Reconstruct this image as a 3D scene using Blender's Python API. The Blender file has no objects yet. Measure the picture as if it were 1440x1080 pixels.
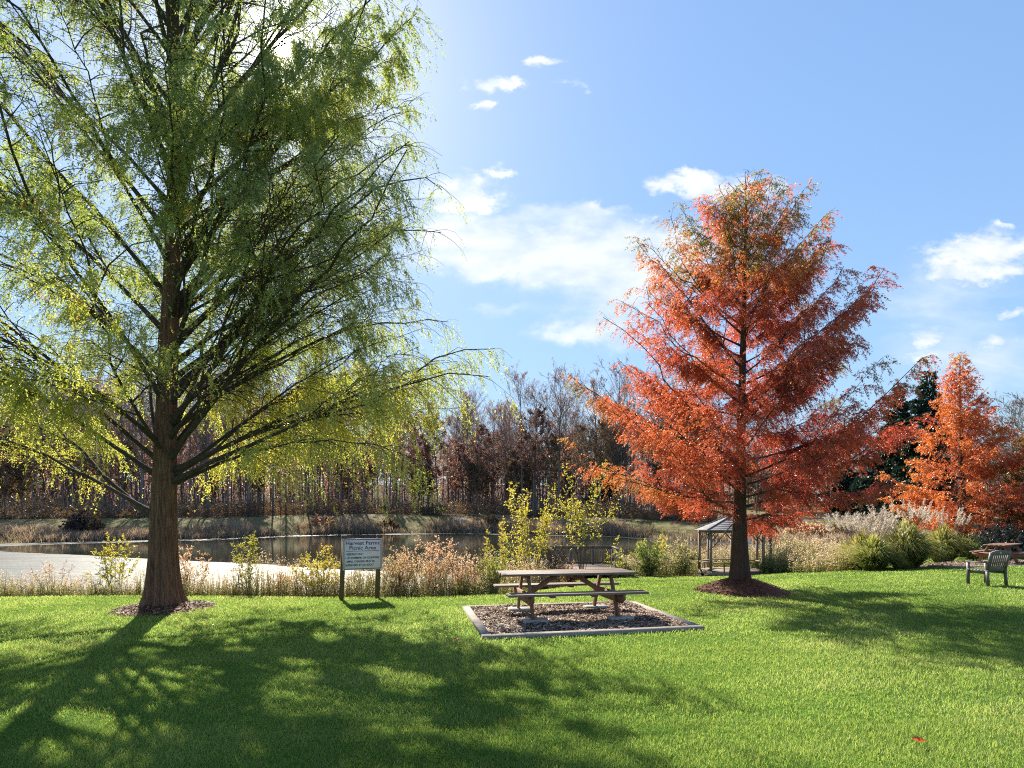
import bpy, math, random
import numpy as np
from mathutils import Vector, Matrix

R = math.radians
scene = bpy.context.scene
COL = scene.collection

# ------------------------------------------------------------------ camera
CAM_H, F, HORIZ = 1.78, 800.0, 728.0        # eye height (m), focal length and horizon row of the 1440x1080 photograph
cam = bpy.data.cameras.new("camera")
cam.sensor_width = 36.0
cam.lens = F / 1440 * 36
cam.shift_y = (HORIZ - 540) / 1440
cam.clip_start, cam.clip_end = 0.05, 6000
cam_o = bpy.data.objects.new("camera", cam)
COL.objects.link(cam_o)
cam_o.location = (0, 0, CAM_H)
cam_o.rotation_euler = (R(90), 0, 0)
scene.camera = cam_o

# ------------------------------------------------------------------ light
DENOISE = False
SUN = Vector((-0.406, 1.0, 0.8325)).normalized()
SUN_EL = math.asin(SUN.z)
SUN_AZ = math.atan2(SUN.x, SUN.y)
sl = bpy.data.lights.new("sun", 'SUN')
sl.energy = 4.1
sl.angle = R(0.55)
sl.color = (1.0, 0.93, 0.80)
so = bpy.data.objects.new("sun", sl)
COL.objects.link(so)
so.rotation_euler = SUN.to_track_quat('Z', 'Y').to_euler()
so.location = (-20, 50, 60)

scene.view_settings.view_transform = 'Standard'
scene.view_settings.look = 'None'
scene.view_settings.exposure = 1.62
scene.view_settings.gamma = 1.0
scene.view_settings.use_curve_mapping = False
scene.cycles.max_bounces = 8
scene.cycles.transparent_max_bounces = 8
scene.cycles.diffuse_bounces = 4
scene.cycles.transmission_bounces = 5
scene.cycles.volume_bounces = 0
scene.cycles.sample_clamp_indirect = 6.0
scene.cycles.use_denoising = DENOISE
scene.cycles.filter_width = 1.1

SKY_STRENGTH = 0.10
HAZE_DENSITY = 0.0


# ------------------------------------------------------------------ node helper
class G:
    def __init__(self, tree):
        self.t = tree
        self.n = tree.nodes
        self.n.clear()

    def node(self, typ, **kw):
        nd = self.n.new(typ)
        for k, v in kw.items():
            setattr(nd, k, v)
        return nd

    def link(self, a, b):
        self.t.links.new(a, b)

    def set(self, sock, v):
        if hasattr(v, 'is_output'):
            self.link(v, sock)
        else:
            sock.default_value = v

    def math(self, op, a, b=0.0, c=None, clamp=False):
        nd = self.node('ShaderNodeMath', operation=op, use_clamp=clamp)
        self.set(nd.inputs[0], a)
        self.set(nd.inputs[1], b)
        if c is not None:
            self.set(nd.inputs[2], c)
        return nd.outputs[0]

    def smooth(self, x, lo, hi):
        nd = self.node('ShaderNodeMapRange', interpolation_type='SMOOTHSTEP')
        self.set(nd.inputs[0], x)
        self.set(nd.inputs[1], lo)
        self.set(nd.inputs[2], hi)
        return nd.outputs[0]

    def ramp(self, fac, stops, interp='LINEAR'):
        nd = self.node('ShaderNodeValToRGB')
        cr = nd.color_ramp
        cr.interpolation = interp
        while len(cr.elements) > 1:
            cr.elements.remove(cr.elements[-1])
        cr.elements[0].position = stops[0][0]
        cr.elements[0].color = (*stops[0][1], 1)
        for p, c in stops[1:]:
            e = cr.elements.new(p)
            e.color = (*c, 1)
        self.link(fac, nd.inputs[0])
        return nd.outputs[0]

    def noise(self, vec, scale, detail=4, rough=0.55, out=0, dist=0.0):
        nd = self.node('ShaderNodeTexNoise')
        if vec is not None:
            self.link(vec, nd.inputs['Vector'])
        nd.inputs['Scale'].default_value = scale
        nd.inputs['Detail'].default_value = detail
        nd.inputs['Roughness'].default_value = rough
        nd.inputs['Distortion'].default_value = dist
        return nd.outputs[out]

    def mapping(self, vec, scale=(1, 1, 1), loc=(0, 0, 0), rot=(0, 0, 0)):
        nd = self.node('ShaderNodeMapping')
        self.link(vec, nd.inputs[0])
        nd.inputs['Location'].default_value = loc
        nd.inputs['Rotation'].default_value = rot
        nd.inputs['Scale'].default_value = scale
        return nd.outputs[0]

    def mix(self, fac, a, b, mode='MIX'):
        nd = self.node('ShaderNodeMix', data_type='RGBA', blend_type=mode)
        self.set(nd.inputs[0], fac)
        self.set(nd.inputs[6], a if hasattr(a, 'is_output') else (*a, 1))
        self.set(nd.inputs[7], b if hasattr(b, 'is_output') else (*b, 1))
        return nd.outputs[2]


# ------------------------------------------------------------------ sky
world = bpy.data.worlds.new("World")
scene.world = world
world.use_nodes = True
g = G(world.node_tree)
sky = g.node('ShaderNodeTexSky', sky_type='NISHITA')
sky.sun_disc = False
sky.sun_elevation = SUN_EL
sky.sun_rotation = SUN_AZ
sky.altitude = 100
sky.air_density = 1.0
sky.dust_density = 0.25
sky.ozone_density = 1.2
tc = g.node('ShaderNodeTexCoord')
sep = g.node('ShaderNodeSeparateXYZ')
g.link(tc.outputs['Generated'], sep.inputs[0])
dx, dy, dz = sep.outputs
dyc = g.math('MAXIMUM', dy, 0.02)
cu = g.math('DIVIDE', dx, dyc)          # tangent-plane position of the sky direction (north = +Y)
cv = g.math('DIVIDE', dz, dyc)
comb = g.node('ShaderNodeCombineXYZ')
g.link(cu, comb.inputs[0])
g.link(cv, comb.inputs[1])
uv = comb.outputs[0]
wn = g.noise(g.mapping(uv, (1.0, 1.5, 1.0)), 13.0, 7, 0.62, 1)
wsep = g.node('ShaderNodeSeparateXYZ')
g.link(wn, wsep.inputs[0])
bu = g.math('ADD', cu, g.math('MULTIPLY', g.math('SUBTRACT', wsep.outputs[0], 0.5), 0.17))
bv = g.math('ADD', cv, g.math('MULTIPLY', g.math('SUBTRACT', wsep.outputs[1], 0.5), 0.085))
nz1 = g.noise(g.mapping(uv, (1.0, 1.7, 1.0)), 11.0, 8, 0.66, 0, 0.6)
nz2 = g.noise(g.mapping(uv, (1.0, 3.2, 1.0), (3.1, 1.7, 0), (0, 0, 0.18)), 3.2, 5, 0.6, 0, 0.5)
front = g.smooth(dy, 0.05, 0.25)


def blob_sum(blobs):
    tot = None
    for (px, py, rx, ry, st) in blobs:
        u0, v0 = (px - 720) / F, (HORIZ - py) / F
        a = g.math('MULTIPLY', g.math('SUBTRACT', bu, u0), F / rx)
        b = g.math('MULTIPLY', g.math('SUBTRACT', bv, v0), F / ry)
        d2 = g.math('ADD', g.math('MULTIPLY', a, a), g.math('MULTIPLY', b, b))
        e = g.math('MULTIPLY', g.math('POWER', 2.718, g.math('MULTIPLY', d2, -1.0)), st)
        tot = e if tot is None else g.math('ADD', tot, e)
    return tot


crisp = blob_sum([(688, 116, 36, 15, .9), (720, 122, 26, 8, .7), (675, 152, 18, 8, .8), (772, 88, 24, 10, .85), (800, 120, 24, 6, .55),
                  (822, 132, 14, 6, .6), (640, 262, 55, 28, .9), (660, 285, 55, 12, .8), (700, 238, 22, 9, .75), (930, 263, 32, 11, .9),
                  (985, 262, 40, 20, .95), (1060, 260, 42, 17, .95), (960, 244, 26, 6, .7), (940, 320, 60, 16, .75), (1340, 352, 58, 17, .9),
                  (1410, 342, 60, 26, .95), (1380, 382, 85, 14, .95), (1425, 312, 22, 6, .7), (1310, 468, 45, 16, .75), (1420, 440, 40, 10, .7),
                  (1410, 482, 55, 15, .75), (1300, 500, 60, 10, .6)])
soft = blob_sum([(740, 350, 150, 38, .8), (870, 365, 150, 42, .9), (960, 345, 80, 30, .5), (870, 430, 90, 40, .8), (800, 470, 50, 18, .75),
                 (700, 436, 50, 12, .45), (840, 295, 30, 9, .45), (640, 330, 60, 35, .8), (760, 300, 120, 14, .4), (690, 380, 90, 16, .5), (930, 480, 90, 14, .4), (1330, 430, 150, 70, .45), (1380, 520, 160, 50, .5),
                 (660, 20, 90, 60, .0)])
cr = g.smooth(g.math('ADD', crisp, g.math('MULTIPLY', g.math('SUBTRACT', nz1, 0.5), 2.2)), 0.18, 1.1)
cr = g.math('MULTIPLY', cr, g.smooth(crisp, 0.03, 0.40))
cs = g.smooth(g.math('ADD', soft, g.math('MULTIPLY', g.math('SUBTRACT', nz2, 0.5), 1.1)), 0.15, 1.0)
cs = g.math('MULTIPLY', g.math('MULTIPLY', cs, g.smooth(soft, 0.02, 0.35)), 0.82)
cloud = g.math('MULTIPLY', g.math('MAXIMUM', cr, cs), front)
shade = g.noise(g.mapping(uv, (1, 2, 1), (0.3, 0.4, 0)), 14.0, 3, 0.5)
cloud_col = g.ramp(shade, [(0.3, (2.5, 2.85, 3.3)), (0.6, (3.5, 3.6, 3.7))])
# aureole of the sun
vm = g.node('ShaderNodeVectorMath', operation='DOT_PRODUCT')
g.link(tc.outputs['Generated'], vm.inputs[0])
vm.inputs[1].default_value = SUN
ang = g.math('ARCCOSINE', g.math('MINIMUM', vm.outputs['Value'], 0.9999999))
core = g.math('MULTIPLY', g.math('POWER', 2.718, g.math('MULTIPLY', g.math('POWER', g.math('DIVIDE', ang, R(0.45)), 2.0), -1.0)), 300.0)
halo2 = g.math('MULTIPLY', g.math('POWER', 2.718, g.math('DIVIDE', ang, -R(1.1))), 22.0)
halo = g.math('MULTIPLY', g.math('POWER', 2.718, g.math('DIVIDE', ang, -R(7.0))), 2.2)
glow = g.math('ADD', g.math('ADD', core, halo2), halo)
pale = g.math('MULTIPLY', g.math('POWER', 2.718, g.math('DIVIDE', g.math('MAXIMUM', dz, 0.0), -0.16)), 0.55)
skyc = sky.outputs[0]
bw_ = g.node('ShaderNodeRGBToBW')
g.link(skyc, bw_.inputs[0])
cmp_ = g.math('DIVIDE', 1.24, g.math('ADD', 1.0, g.math('POWER', g.math('DIVIDE', bw_.outputs[0], 3.2), 1.0)))
skyc = g.mix(1.0, skyc, (0.89, 0.98, 1.02), 'MULTIPLY')
sv = g.node('ShaderNodeVectorMath', operation='SCALE')
g.link(skyc, sv.inputs[0])
g.link(cmp_, sv.inputs['Scale'])
skyc = sv.outputs[0]
skyc = g.mix(pale, skyc, (1.75, 2.4, 3.2))
col = g.mix(cloud, skyc, cloud_col)
gl = g.node('ShaderNodeVectorMath', operation='SCALE')
gl.inputs[0].default_value = (1.0, 0.97, 0.9)
g.link(glow, gl.inputs['Scale'])
col = g.mix(1.0, col, gl.outputs[0], 'ADD')
bg = g.node('ShaderNodeBackground')
g.link(col, bg.inputs[0])
bg.inputs[1].default_value = SKY_STRENGTH
wo = g.node('ShaderNodeOutputWorld')
g.link(bg.outputs[0], wo.inputs[0])


# ------------------------------------------------------------------ materials
def new_mat(name):
    m = bpy.data.materials.new(name)
    m.use_nodes = True
    gg = G(m.node_tree)
    out = gg.node('ShaderNodeOutputMaterial')
    return m, gg, out


def leaf_mat(name, stops, trans=0.55, boost=(2.0, 1.9, 1.2), gloss=0.05, rough=0.4):
    """thin leaf: reflects a little, lets the sun through a lot; 'tint' picks each leaf's own colour"""
    m, gg, out = new_mat(name)
    at = gg.node('ShaderNodeAttribute', attribute_name='tint')
    c = gg.ramp(at.outputs['Fac'], stops)
    d = gg.node('ShaderNodeBsdfDiffuse')
    gg.link(c, d.inputs[0])
    t = gg.node('ShaderNodeBsdfTranslucent')
    gg.link(gg.mix(1.0, c, boost, 'MULTIPLY'), t.inputs[0])
    mx = gg.node('ShaderNodeMixShader')
    mx.inputs[0].default_value = trans
    gg.link(d.outputs[0], mx.inputs[1])
    gg.link(t.outputs[0], mx.inputs[2])
    gs = gg.node('ShaderNodeBsdfGlossy')
    gs.inputs['Roughness'].default_value = rough
    m2 = gg.node('ShaderNodeMixShader')
    m2.inputs[0].default_value = gloss
    gg.link(mx.outputs[0], m2.inputs[1])
    gg.link(gs.outputs[0], m2.inputs[2])
    gg.link(m2.outputs[0], out.inputs[0])
    return m


def rough_mat(name, c1, c2, scale=8.0, stretch=(1, 1, 1), rough=0.85, bump=0.3, c3=None, spec=0.3, coord='Object', bscale=None, dist=0.01):
    m, gg, out = new_mat(name)
    t = gg.node('ShaderNodeTexCoord')
    v = gg.mapping(t.outputs[coord], stretch)
    n = gg.noise(v, scale, 6, 0.65)
    stops = [(0.3, c1), (0.7, c2)]
    if c3:
        stops = [(0.25, c1), (0.5, c2), (0.75, c3)]
    c = gg.ramp(n, stops)
    b = gg.node('ShaderNodeBsdfPrincipled')
    gg.link(c, b.inputs['Base Color'])
    b.inputs['Roughness'].default_value = rough
    b.inputs['Specular IOR Level'].default_value = spec
    if bump:
        bn = gg.node('ShaderNodeBump')
        bn.inputs['Strength'].default_value = bump
        bn.inputs['Distance'].default_value = dist
        n2 = gg.noise(v, bscale or scale * 2.2, 5, 0.7)
        gg.link(n2, bn.inputs['Height'])
        gg.link(bn.outputs[0], b.inputs['Normal'])
    gg.link(b.outputs[0], out.inputs[0])
    return m


def plain_mat(name, c, rough=0.6, metal=0.0, spec=0.4):
    return rough_mat(name, tuple(x * 0.85 for x in c), tuple(min(1, x * 1.12) for x in c), 30, rough=rough, bump=0.05, spec=spec)


M = {}
M['bark_red'] = rough_mat('redwood_bark', (0.045, 0.022, 0.016), (0.22, 0.105, 0.066), 7, (6, 6, 0.55), 0.95, 1.0, (0.36, 0.215, 0.155), 0.2, bscale=9, dist=0.035)
M['bark_dark'] = rough_mat('brown_bark', (0.040, 0.021, 0.016), (0.10, 0.056, 0.044), 9, (6, 6, 0.6), 0.95, 0.9, (0.12, 0.075, 0.06), 0.2, bscale=9, dist=0.03)
M['limb'] = rough_mat('limb_bark', (0.045, 0.033, 0.026), (0.12, 0.088, 0.068), 14, (1, 1, 1), 0.95, 0.4, None, 0.2)
M['far_bark'] = rough_mat('grey_bark', (0.115, 0.098, 0.088), (0.265, 0.232, 0.21), 1.5, (2, 2, 0.3), 0.95, 0.0)
M['twig'] = rough_mat('twig_bark', (0.06, 0.042, 0.032), (0.14, 0.10, 0.075), 20, rough=0.9, bump=0)
M['green_leaf'] = leaf_mat('green_redwood_leaf', [(0.0, (0.060, 0.095, 0.026)), (0.4, (0.120, 0.155, 0.032)), (0.75, (0.225, 0.235, 0.038)), (0.9, (0.29, 0.25, 0.045)), (1.0, (0.25, 0.10, 0.03))], 0.70, (3.2, 2.95, 2.4), 0.10)
M['red_leaf'] = leaf_mat('red_redwood_leaf', [(0.0, (0.19, 0.026, 0.024)), (0.3, (0.26, 0.055, 0.032)), (0.6, (0.32, 0.105, 0.040)), (0.8, (0.30, 0.16, 0.045)), (1.0, (0.12, 0.125, 0.030))], 0.60, (2.7, 2.1, 1.5), 0.08)
M['orange_leaf'] = leaf_mat('orange_redwood_leaf', [(0.0, (0.24, 0.035, 0.018)), (0.4, (0.34, 0.082, 0.022)), (0.75, (0.38, 0.14, 0.032)), (1.0, (0.20, 0.13, 0.035))], 0.60, (2.4, 2.3, 2.0), 0.08)
M['brown_leaf'] = leaf_mat('brown_leaf', [(0.0, (0.10, 0.035, 0.022)), (0.5, (0.20, 0.085, 0.035)), (1.0, (0.22, 0.15, 0.045))], 0.45, (1.5, 1.4, 1.2))
M['russet_leaf'] = leaf_mat('russet_leaf', [(0.0, (0.11, 0.056, 0.048)), (0.5, (0.17, 0.092, 0.070)), (1.0, (0.23, 0.135, 0.085))], 0.5, (1.9, 1.8, 1.7))
M['tan_leaf'] = leaf_mat('tan_leaf', [(0.0, (0.10, 0.075, 0.05)), (0.5, (0.16, 0.11, 0.06)), (1.0, (0.22, 0.13, 0.05))], 0.4, (1.5, 1.4, 1.3))
M['needle'] = leaf_mat('dark_needles', [(0.0, (0.010, 0.024, 0.016)), (0.5, (0.018, 0.042, 0.024)), (1.0, (0.035, 0.065, 0.03))], 0.2, (1.3, 1.3, 1.0))
M['yellow_leaf'] = leaf_mat('yellow_leaf', [(0.0, (0.14, 0.17, 0.032)), (0.5, (0.30, 0.28, 0.045)), (1.0, (0.40, 0.33, 0.08))])
M['pink_leaf'] = leaf_mat('pink_brown_leaf', [(0.0, (0.22, 0.20, 0.075)), (0.35, (0.34, 0.24, 0.13)), (0.7, (0.42, 0.26, 0.18)), (1.0, (0.48, 0.36, 0.28))], 0.6, (2.0, 1.9, 1.7))
M['weed_leaf'] = leaf_mat('weed_leaf', [(0.0, (0.095, 0.14, 0.03)), (0.4, (0.22, 0.21, 0.08)), (0.7, (0.36, 0.28, 0.17)), (1.0, (0.52, 0.42, 0.33))], 0.55, (2.0, 1.9, 1.7))
M['bush_green'] = leaf_mat('bush_green_leaf', [(0.0, (0.05, 0.085, 0.02)), (0.5, (0.12, 0.16, 0.035)), (1.0, (0.24, 0.24, 0.06))])
M['dark_twig_leaf'] = leaf_mat('dark_brown_leaf', [(0.0, (0.035, 0.022, 0.022)), (0.6, (0.085, 0.055, 0.048)), (1.0, (0.17, 0.12, 0.09))], 0.35, (1.3, 1.3, 1.2))
M['laurel'] = leaf_mat('glossy_dark_leaf', [(0.0, (0.012, 0.020, 0.012)), (1.0, (0.04, 0.055, 0.03))], 0.2, (1.3, 1.3, 1.0), 0.16, 0.3)
M['plume'] = leaf_mat('pale_plume', [(0.0, (0.36, 0.29, 0.22)), (1.0, (0.60, 0.51, 0.42))], 0.5, (1.3, 1.3, 1.3))
M['mis_leaf'] = leaf_mat('ornamental_grass_blade', [(0.0, (0.10, 0.135, 0.04)), (0.5, (0.22, 0.23, 0.075)), (1.0, (0.40, 0.36, 0.16))])
M['reed'] = leaf_mat('dry_reed', [(0.0, (0.12, 0.095, 0.055)), (0.5, (0.26, 0.19, 0.13)), (1.0, (0.40, 0.31, 0.23))], 0.5, (1.8, 1.75, 1.6))
M['grass'] = leaf_mat('lawn_blade', [(0.0, (0.080, 0.130, 0.026)), (0.5, (0.165, 0.235, 0.055)), (0.85, (0.215, 0.28, 0.09)), (1.0, (0.28, 0.27, 0.13))], 0.55, (2.3, 2.1, 1.6), 0.025, 0.45)
M['table_wood'] = rough_mat('weathered_table_wood', (0.085, 0.058, 0.044), (0.20, 0.145, 0.115), 9, (0.7, 9, 9), 0.75, 0.35, (0.30, 0.235, 0.195), 0.35, dist=0.004)
M['table_wood_red'] = rough_mat('red_brown_wood', (0.16, 0.082, 0.058), (0.31, 0.165, 0.115), 9, (0.7, 9, 9), 0.7, 0.3, None, 0.35, dist=0.004)
M['leg_wood'] = rough_mat('brown_leg_wood', (0.13, 0.066, 0.038), (0.28, 0.155, 0.092), 9, (8, 8, 0.8), 0.8, 0.3, None, 0.3, dist=0.004)
M['timber'] = rough_mat('grey_timber', (0.14, 0.12, 0.105), (0.27, 0.235, 0.205), 6, (0.6, 8, 8), 0.9, 0.5, (0.40, 0.35, 0.30), 0.2, dist=0.006)
M['grey_wood'] = rough_mat('grey_weathered_wood', (0.15, 0.108, 0.084), (0.31, 0.235, 0.185), 8, (4, 4, 0.8), 0.85, 0.3, None, 0.25, dist=0.004)
M['dark_wood'] = rough_mat('dark_weathered_wood', (0.060, 0.054, 0.050), (0.15, 0.13, 0.12), 8, (4, 4, 0.8), 0.85, 0.3, None, 0.25)
M['post_wood'] = rough_mat('sign_post_wood', (0.10, 0.060, 0.025), (0.21, 0.135, 0.06), 9, (8, 8, 0.6), 0.85, 0.3, None, 0.2)
M['bench_grey'] = rough_mat('bench_slate_paint', (0.095, 0.080, 0.070), (0.15, 0.13, 0.115), 12, (1, 1, 1), 0.5, 0.1, None, 0.4)
M['sign_white'] = rough_mat('sign_face', (0.86, 0.67, 0.70), (0.92, 0.74, 0.77), 3, rough=0.45, bump=0)
M['ink'] = plain_mat('sign_ink', (0.035, 0.04, 0.09), 0.5)
M['concrete'] = rough_mat('concrete', (0.25, 0.23, 0.21), (0.42, 0.40, 0.37), 12, rough=0.95, bump=0.4)
M['stone'] = rough_mat('grey_stone', (0.18, 0.19, 0.22), (0.36, 0.37, 0.40), 4, rough=0.9, bump=0.6, dist=0.05)
M['mulch'] = rough_mat('mulch', (0.045, 0.022, 0.016), (0.14, 0.062, 0.040), 16, rough=1.0, bump=1.0, c3=(0.20, 0.12, 0.085), bscale=40, dist=0.03)
M['chip'] = leaf_mat('wood_chip', [(0.0, (0.06, 0.035, 0.028)), (0.4, (0.19, 0.115, 0.078)), (0.75, (0.34, 0.24, 0.175)), (1.0, (0.52, 0.43, 0.34))], 0.0, (1, 1, 1), 0.03, 0.5)
M['chip_bed'] = rough_mat('chip_bed', (0.06, 0.04, 0.034), (0.20, 0.145, 0.12), 28, rough=1.0, bump=1.0, c3=(0.34, 0.28, 0.24), bscale=50, dist=0.02)
M['shingle'] = rough_mat('roof_shingle', (0.13, 0.12, 0.125), (0.27, 0.25, 0.25), 6, (1, 1, 1), 0.8, 0.4, None, 0.3)
M['asphalt'] = rough_mat('asphalt', (0.045, 0.048, 0.055), (0.075, 0.078, 0.085), 3, rough=0.9, bump=0)
M['rail_wood'] = rough_mat('split_rail_wood', (0.20, 0.19, 0.19), (0.36, 0.34, 0.33), 4, rough=0.9, bump=0.2)
M['orange_dry'] = leaf_mat('fallen_leaf', [(0.0, (0.30, 0.060, 0.018)), (1.0, (0.45, 0.14, 0.03))], 0.4, (1.4, 1.3, 1.1))


# ------------------------------------------------------------------ mesh helpers
def tag(o, label=None, cat=None, group=None, kind=None):
    if label: o['label'] = label
    if cat: o['category'] = cat
    if group: o['group'] = group
    if kind: o['kind'] = kind
    return o


def empty(name, loc=(0, 0, 0), rz=0.0, label=None, cat=None, group=None):
    o = bpy.data.objects.new(name, None)
    o.empty_display_size = 0.2
    COL.objects.link(o)
    o.location = loc
    o.rotation_euler = (0, 0, rz)
    return tag(o, label, cat, group)


def mesh_obj(name, V, F, mat, parent=None, tint=None, smooth=False):
    """one mesh object from vertices and a list of index arrays (n,3) or (n,4); tint is one value per vertex"""
    V = np.asarray(V, dtype=np.float32).reshape(-1, 3)
    F = [np.asarray(f, dtype=np.int32) for f in (F if isinstance(F, list) else [F]) if len(f)]
    me = bpy.data.meshes.new(name)
    me.vertices.add(len(V))
    me.vertices.foreach_set('co', V.ravel())
    loops = np.concatenate([f.ravel() for f in F])
    sizes = np.concatenate([np.full(len(f), f.shape[1], dtype=np.int32) for f in F])
    starts = np.concatenate([[0], np.cumsum(sizes)[:-1]]).astype(np.int32)
    me.loops.add(len(loops))
    me.loops.foreach_set('vertex_index', loops)
    me.polygons.add(len(sizes))
    me.polygons.foreach_set('loop_start', starts)
    if smooth:
        me.polygons.foreach_set('use_smooth', np.ones(len(sizes), dtype=bool))
    if tint is not None:
        a = me.attributes.new('tint', 'FLOAT', 'POINT')
        a.data.foreach_set('value', np.asarray(tint, dtype=np.float32))
    me.update(calc_edges=True)
    me.validate()
    me.materials.append(mat)
    o = bpy.data.objects.new(name, me)
    COL.objects.link(o)
    if parent is not None:
        o.parent = parent
    return o


class MB:
    """collects boxes, bars and tubes into one mesh"""
    def __init__(self):
        self.V, self.Q, self.T, self.n = [], [], [], 0

    def add(self, V, Q=None, T=None):
        V = np.asarray(V, float).reshape(-1, 3)
        if Q is not None and len(Q): self.Q.append(np.asarray(Q, int) + self.n)
        if T is not None and len(T): self.T.append(np.asarray(T, int) + self.n)
        self.V.append(V)
        self.n += len(V)

    def bar(self, a, b, w, h, up=(0, 0, 1), bev=0.004):
        """rectangular bar from a to b, w across, h along 'up'; long edges bevelled"""
        a, b = Vector(a), Vector(b)
        t = (b - a).normalized()
        u = Vector(up)
        s = t.cross(u)
        if s.length < 1e-4:
            u = Vector((0, 1, 0)); s = t.cross(u)
        s.normalize()
        u = s.cross(t).normalized()
        c = min(bev, w * 0.3, h * 0.3)
        hw, hh = w / 2, h / 2
        prof = [(-hw + c, -hh), (hw - c, -hh), (hw, -hh + c), (hw, hh - c), (hw - c, hh), (-hw + c, hh), (-hw, hh - c), (-hw, -hh + c)]
        V = [p + s * x + u * y for p in (a, b) for x, y in prof]
        Q = [(i, (i + 1) % 8, 8 + (i + 1) % 8, 8 + i) for i in range(8)]
        base = self.n
        self.add([tuple(v) for v in V], Q)
        for off, rev in ((0, True), (8, False)):
            idx = [off + i for i in range(8)]
            if rev: idx = idx[::-1]
            self.T.append(np.array([(idx[0], idx[i], idx[i + 1]) for i in range(1, 7)]) + base)
        return self

    def box(self, c, s, bev=0.004):
        x, y, z = c
        return self.bar((x - s[0] / 2, y, z), (x + s[0] / 2, y, z), s[1], s[2], (0, 0, 1), bev)

    def build(self, name, mat, parent=None, smooth=False):
        F = []
        if self.Q: F.append(np.concatenate(self.Q))
        if self.T: F.append(np.concatenate(self.T))
        return mesh_obj(name, np.concatenate(self.V), F, mat, parent, None, smooth)


def tubes(P, Rr, sides=5):
    """M tubes of K rings: P (M,K,3), Rr (M,K) -> V, Q"""
    P = np.asarray(P, float); Rr = np.asarray(Rr, float)
    Mn, K, _ = P.shape
    T = np.gradient(P, axis=1)
    T /= np.linalg.norm(T, axis=2, keepdims=True) + 1e-9
    ref = np.where(np.abs(T[..., 2:3]) > 0.9, np.array([1.0, 0, 0]), np.array([0, 0, 1.0]))
    ref = np.broadcast_to(ref[:, :1], T.shape)
    A = np.cross(T, ref); A /= np.linalg.norm(A, axis=2, keepdims=True) + 1e-9
    B = np.cross(T, A)
    th = np.arange(sides) / sides * 2 * np.pi
    V = P[:, :, None] + Rr[:, :, None, None] * (A[:, :, None] * np.cos(th)[:, None] + B[:, :, None] * np.sin(th)[:, None])
    i = np.arange(K - 1)[:, None] * sides
    j = np.arange(sides)[None]
    q = np.stack([i + j, i + (j + 1) % sides, i + sides + (j + 1) % sides, i + sides + j], -1).reshape(-1, 4)
    Q = (np.arange(Mn)[:, None, None] * (K * sides) + q[None]).reshape(-1, 4)
    return V.reshape(-1, 3), Q


def norm(a):
    return a / (np.linalg.norm(a, axis=-1, keepdims=True) + 1e-9)


def leaves(O, D, rng, length, width, jitter=0.4):
    """one small pointed leaf face at every origin O, along D"""
    n = len(O)
    D = norm(D + rng.normal(0, jitter, (n, 3)))
    S = norm(np.cross(D, rng.normal(0, 1, (n, 3))))
    Ln = (length * rng.uniform(0.65, 1.3, n))[:, None]
    W = (width * rng.uniform(0.7, 1.25, n))[:, None] * 0.5
    V = np.stack([O, O + D * Ln * 0.5 + S * W, O + D * Ln, O + D * Ln * 0.5 - S * W], 1)
    Q = np.arange(n * 4).reshape(n, 4)
    return V.reshape(-1, 3), Q


def pnoise(P, s, seed=0):
    """smooth pseudo noise in about 0..1"""
    r = np.random.default_rng(seed)
    v = np.zeros(len(P))
    for k in range(5):
        d = r.normal(0, 1, 3) * s * (1 + 0.5 * k)
        v += np.sin(P @ d + r.uniform(0, 6.28)) / (1 + 0.4 * k)
    return 0.5 + v / 5.2


def sstep(x, a, b):
    t = np.clip((x - a) / (b - a), 0, 1)
    return t * t * (3 - 2 * t)


# ------------------------------------------------------------------ ground
RU = np.array([-3, -1.3, -.9, -.525, -.3, -.09, .175, .25, .425, .575, .72, 1.0, 3.0])
RD = np.array([52, 58, 66, 82, 104, 111, 95, 82, 66, 63, 60, 58, 56.])
CU = np.array([-3, -.9, -.5, -.3, -.1, .15, .3, .45, 3])
CZ = np.array([1.5, 1.5, 1.9, 2.5, 2.7, 1.9, 1.2, .9, .9])
WATER_Z = -1.2


def far_e(x, y):
    u = np.clip(x / np.maximum(y, 20), -3, 3)
    return y - np.interp(u, RU, RD), u


def ground(x, y):
    x = np.asarray(x, float); y = np.asarray(y, float)
    S = 17.5 + 13.5 * sstep(x, -2, 4) + 0.25 * np.clip(x - 4, 0, 6) + 1.2 * np.clip(x - 10, 0, 400)
    T = 12.5 + 0.5 * np.clip(x - 8, 0, 400)
    t = (y - T) / (S - T)
    zn = -1.25 * sstep(t, 0, 1) - np.clip((y - S) * 0.25, 0, 1.5)
    e, u = far_e(x, y)
    C = np.interp(u, CU, CZ)
    zf = -1.2 + np.clip(e * 0.25, -1.5, 0) + (C + 1.2) * sstep(e, 0, 14) + 0.02 * np.clip(e - 14, 0, 30) + 0.11 * np.clip(e - 44, 0, 140) * (1 - 0.55 * sstep(u, 0.3, 0.6))
    zf = np.where(y > 30, zf, -5)
    z = np.maximum(zn, zf)
    z = z + 0.02 * np.sin(x * 0.7 + 1) * np.sin(y * 0.6) * sstep(np.hypot(x, y), 2, 8)
    return z


def gz(x, y):
    return float(ground(x, y))


def at(px, d):
    """ground point seen in column px at distance d"""
    x = (px - 720) / F * d
    return Vector((x, d, gz(x, d)))


def lawn_edge(x):
    return 13.4 + 13.8 * sstep(x, -0.8, 4.0) + 0.3 * np.clip(x - 4, 0, 6) - 6.0 * sstep(x, 9.5, 13) + 0.9 * np.clip(x - 14, 0, 60)


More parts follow.
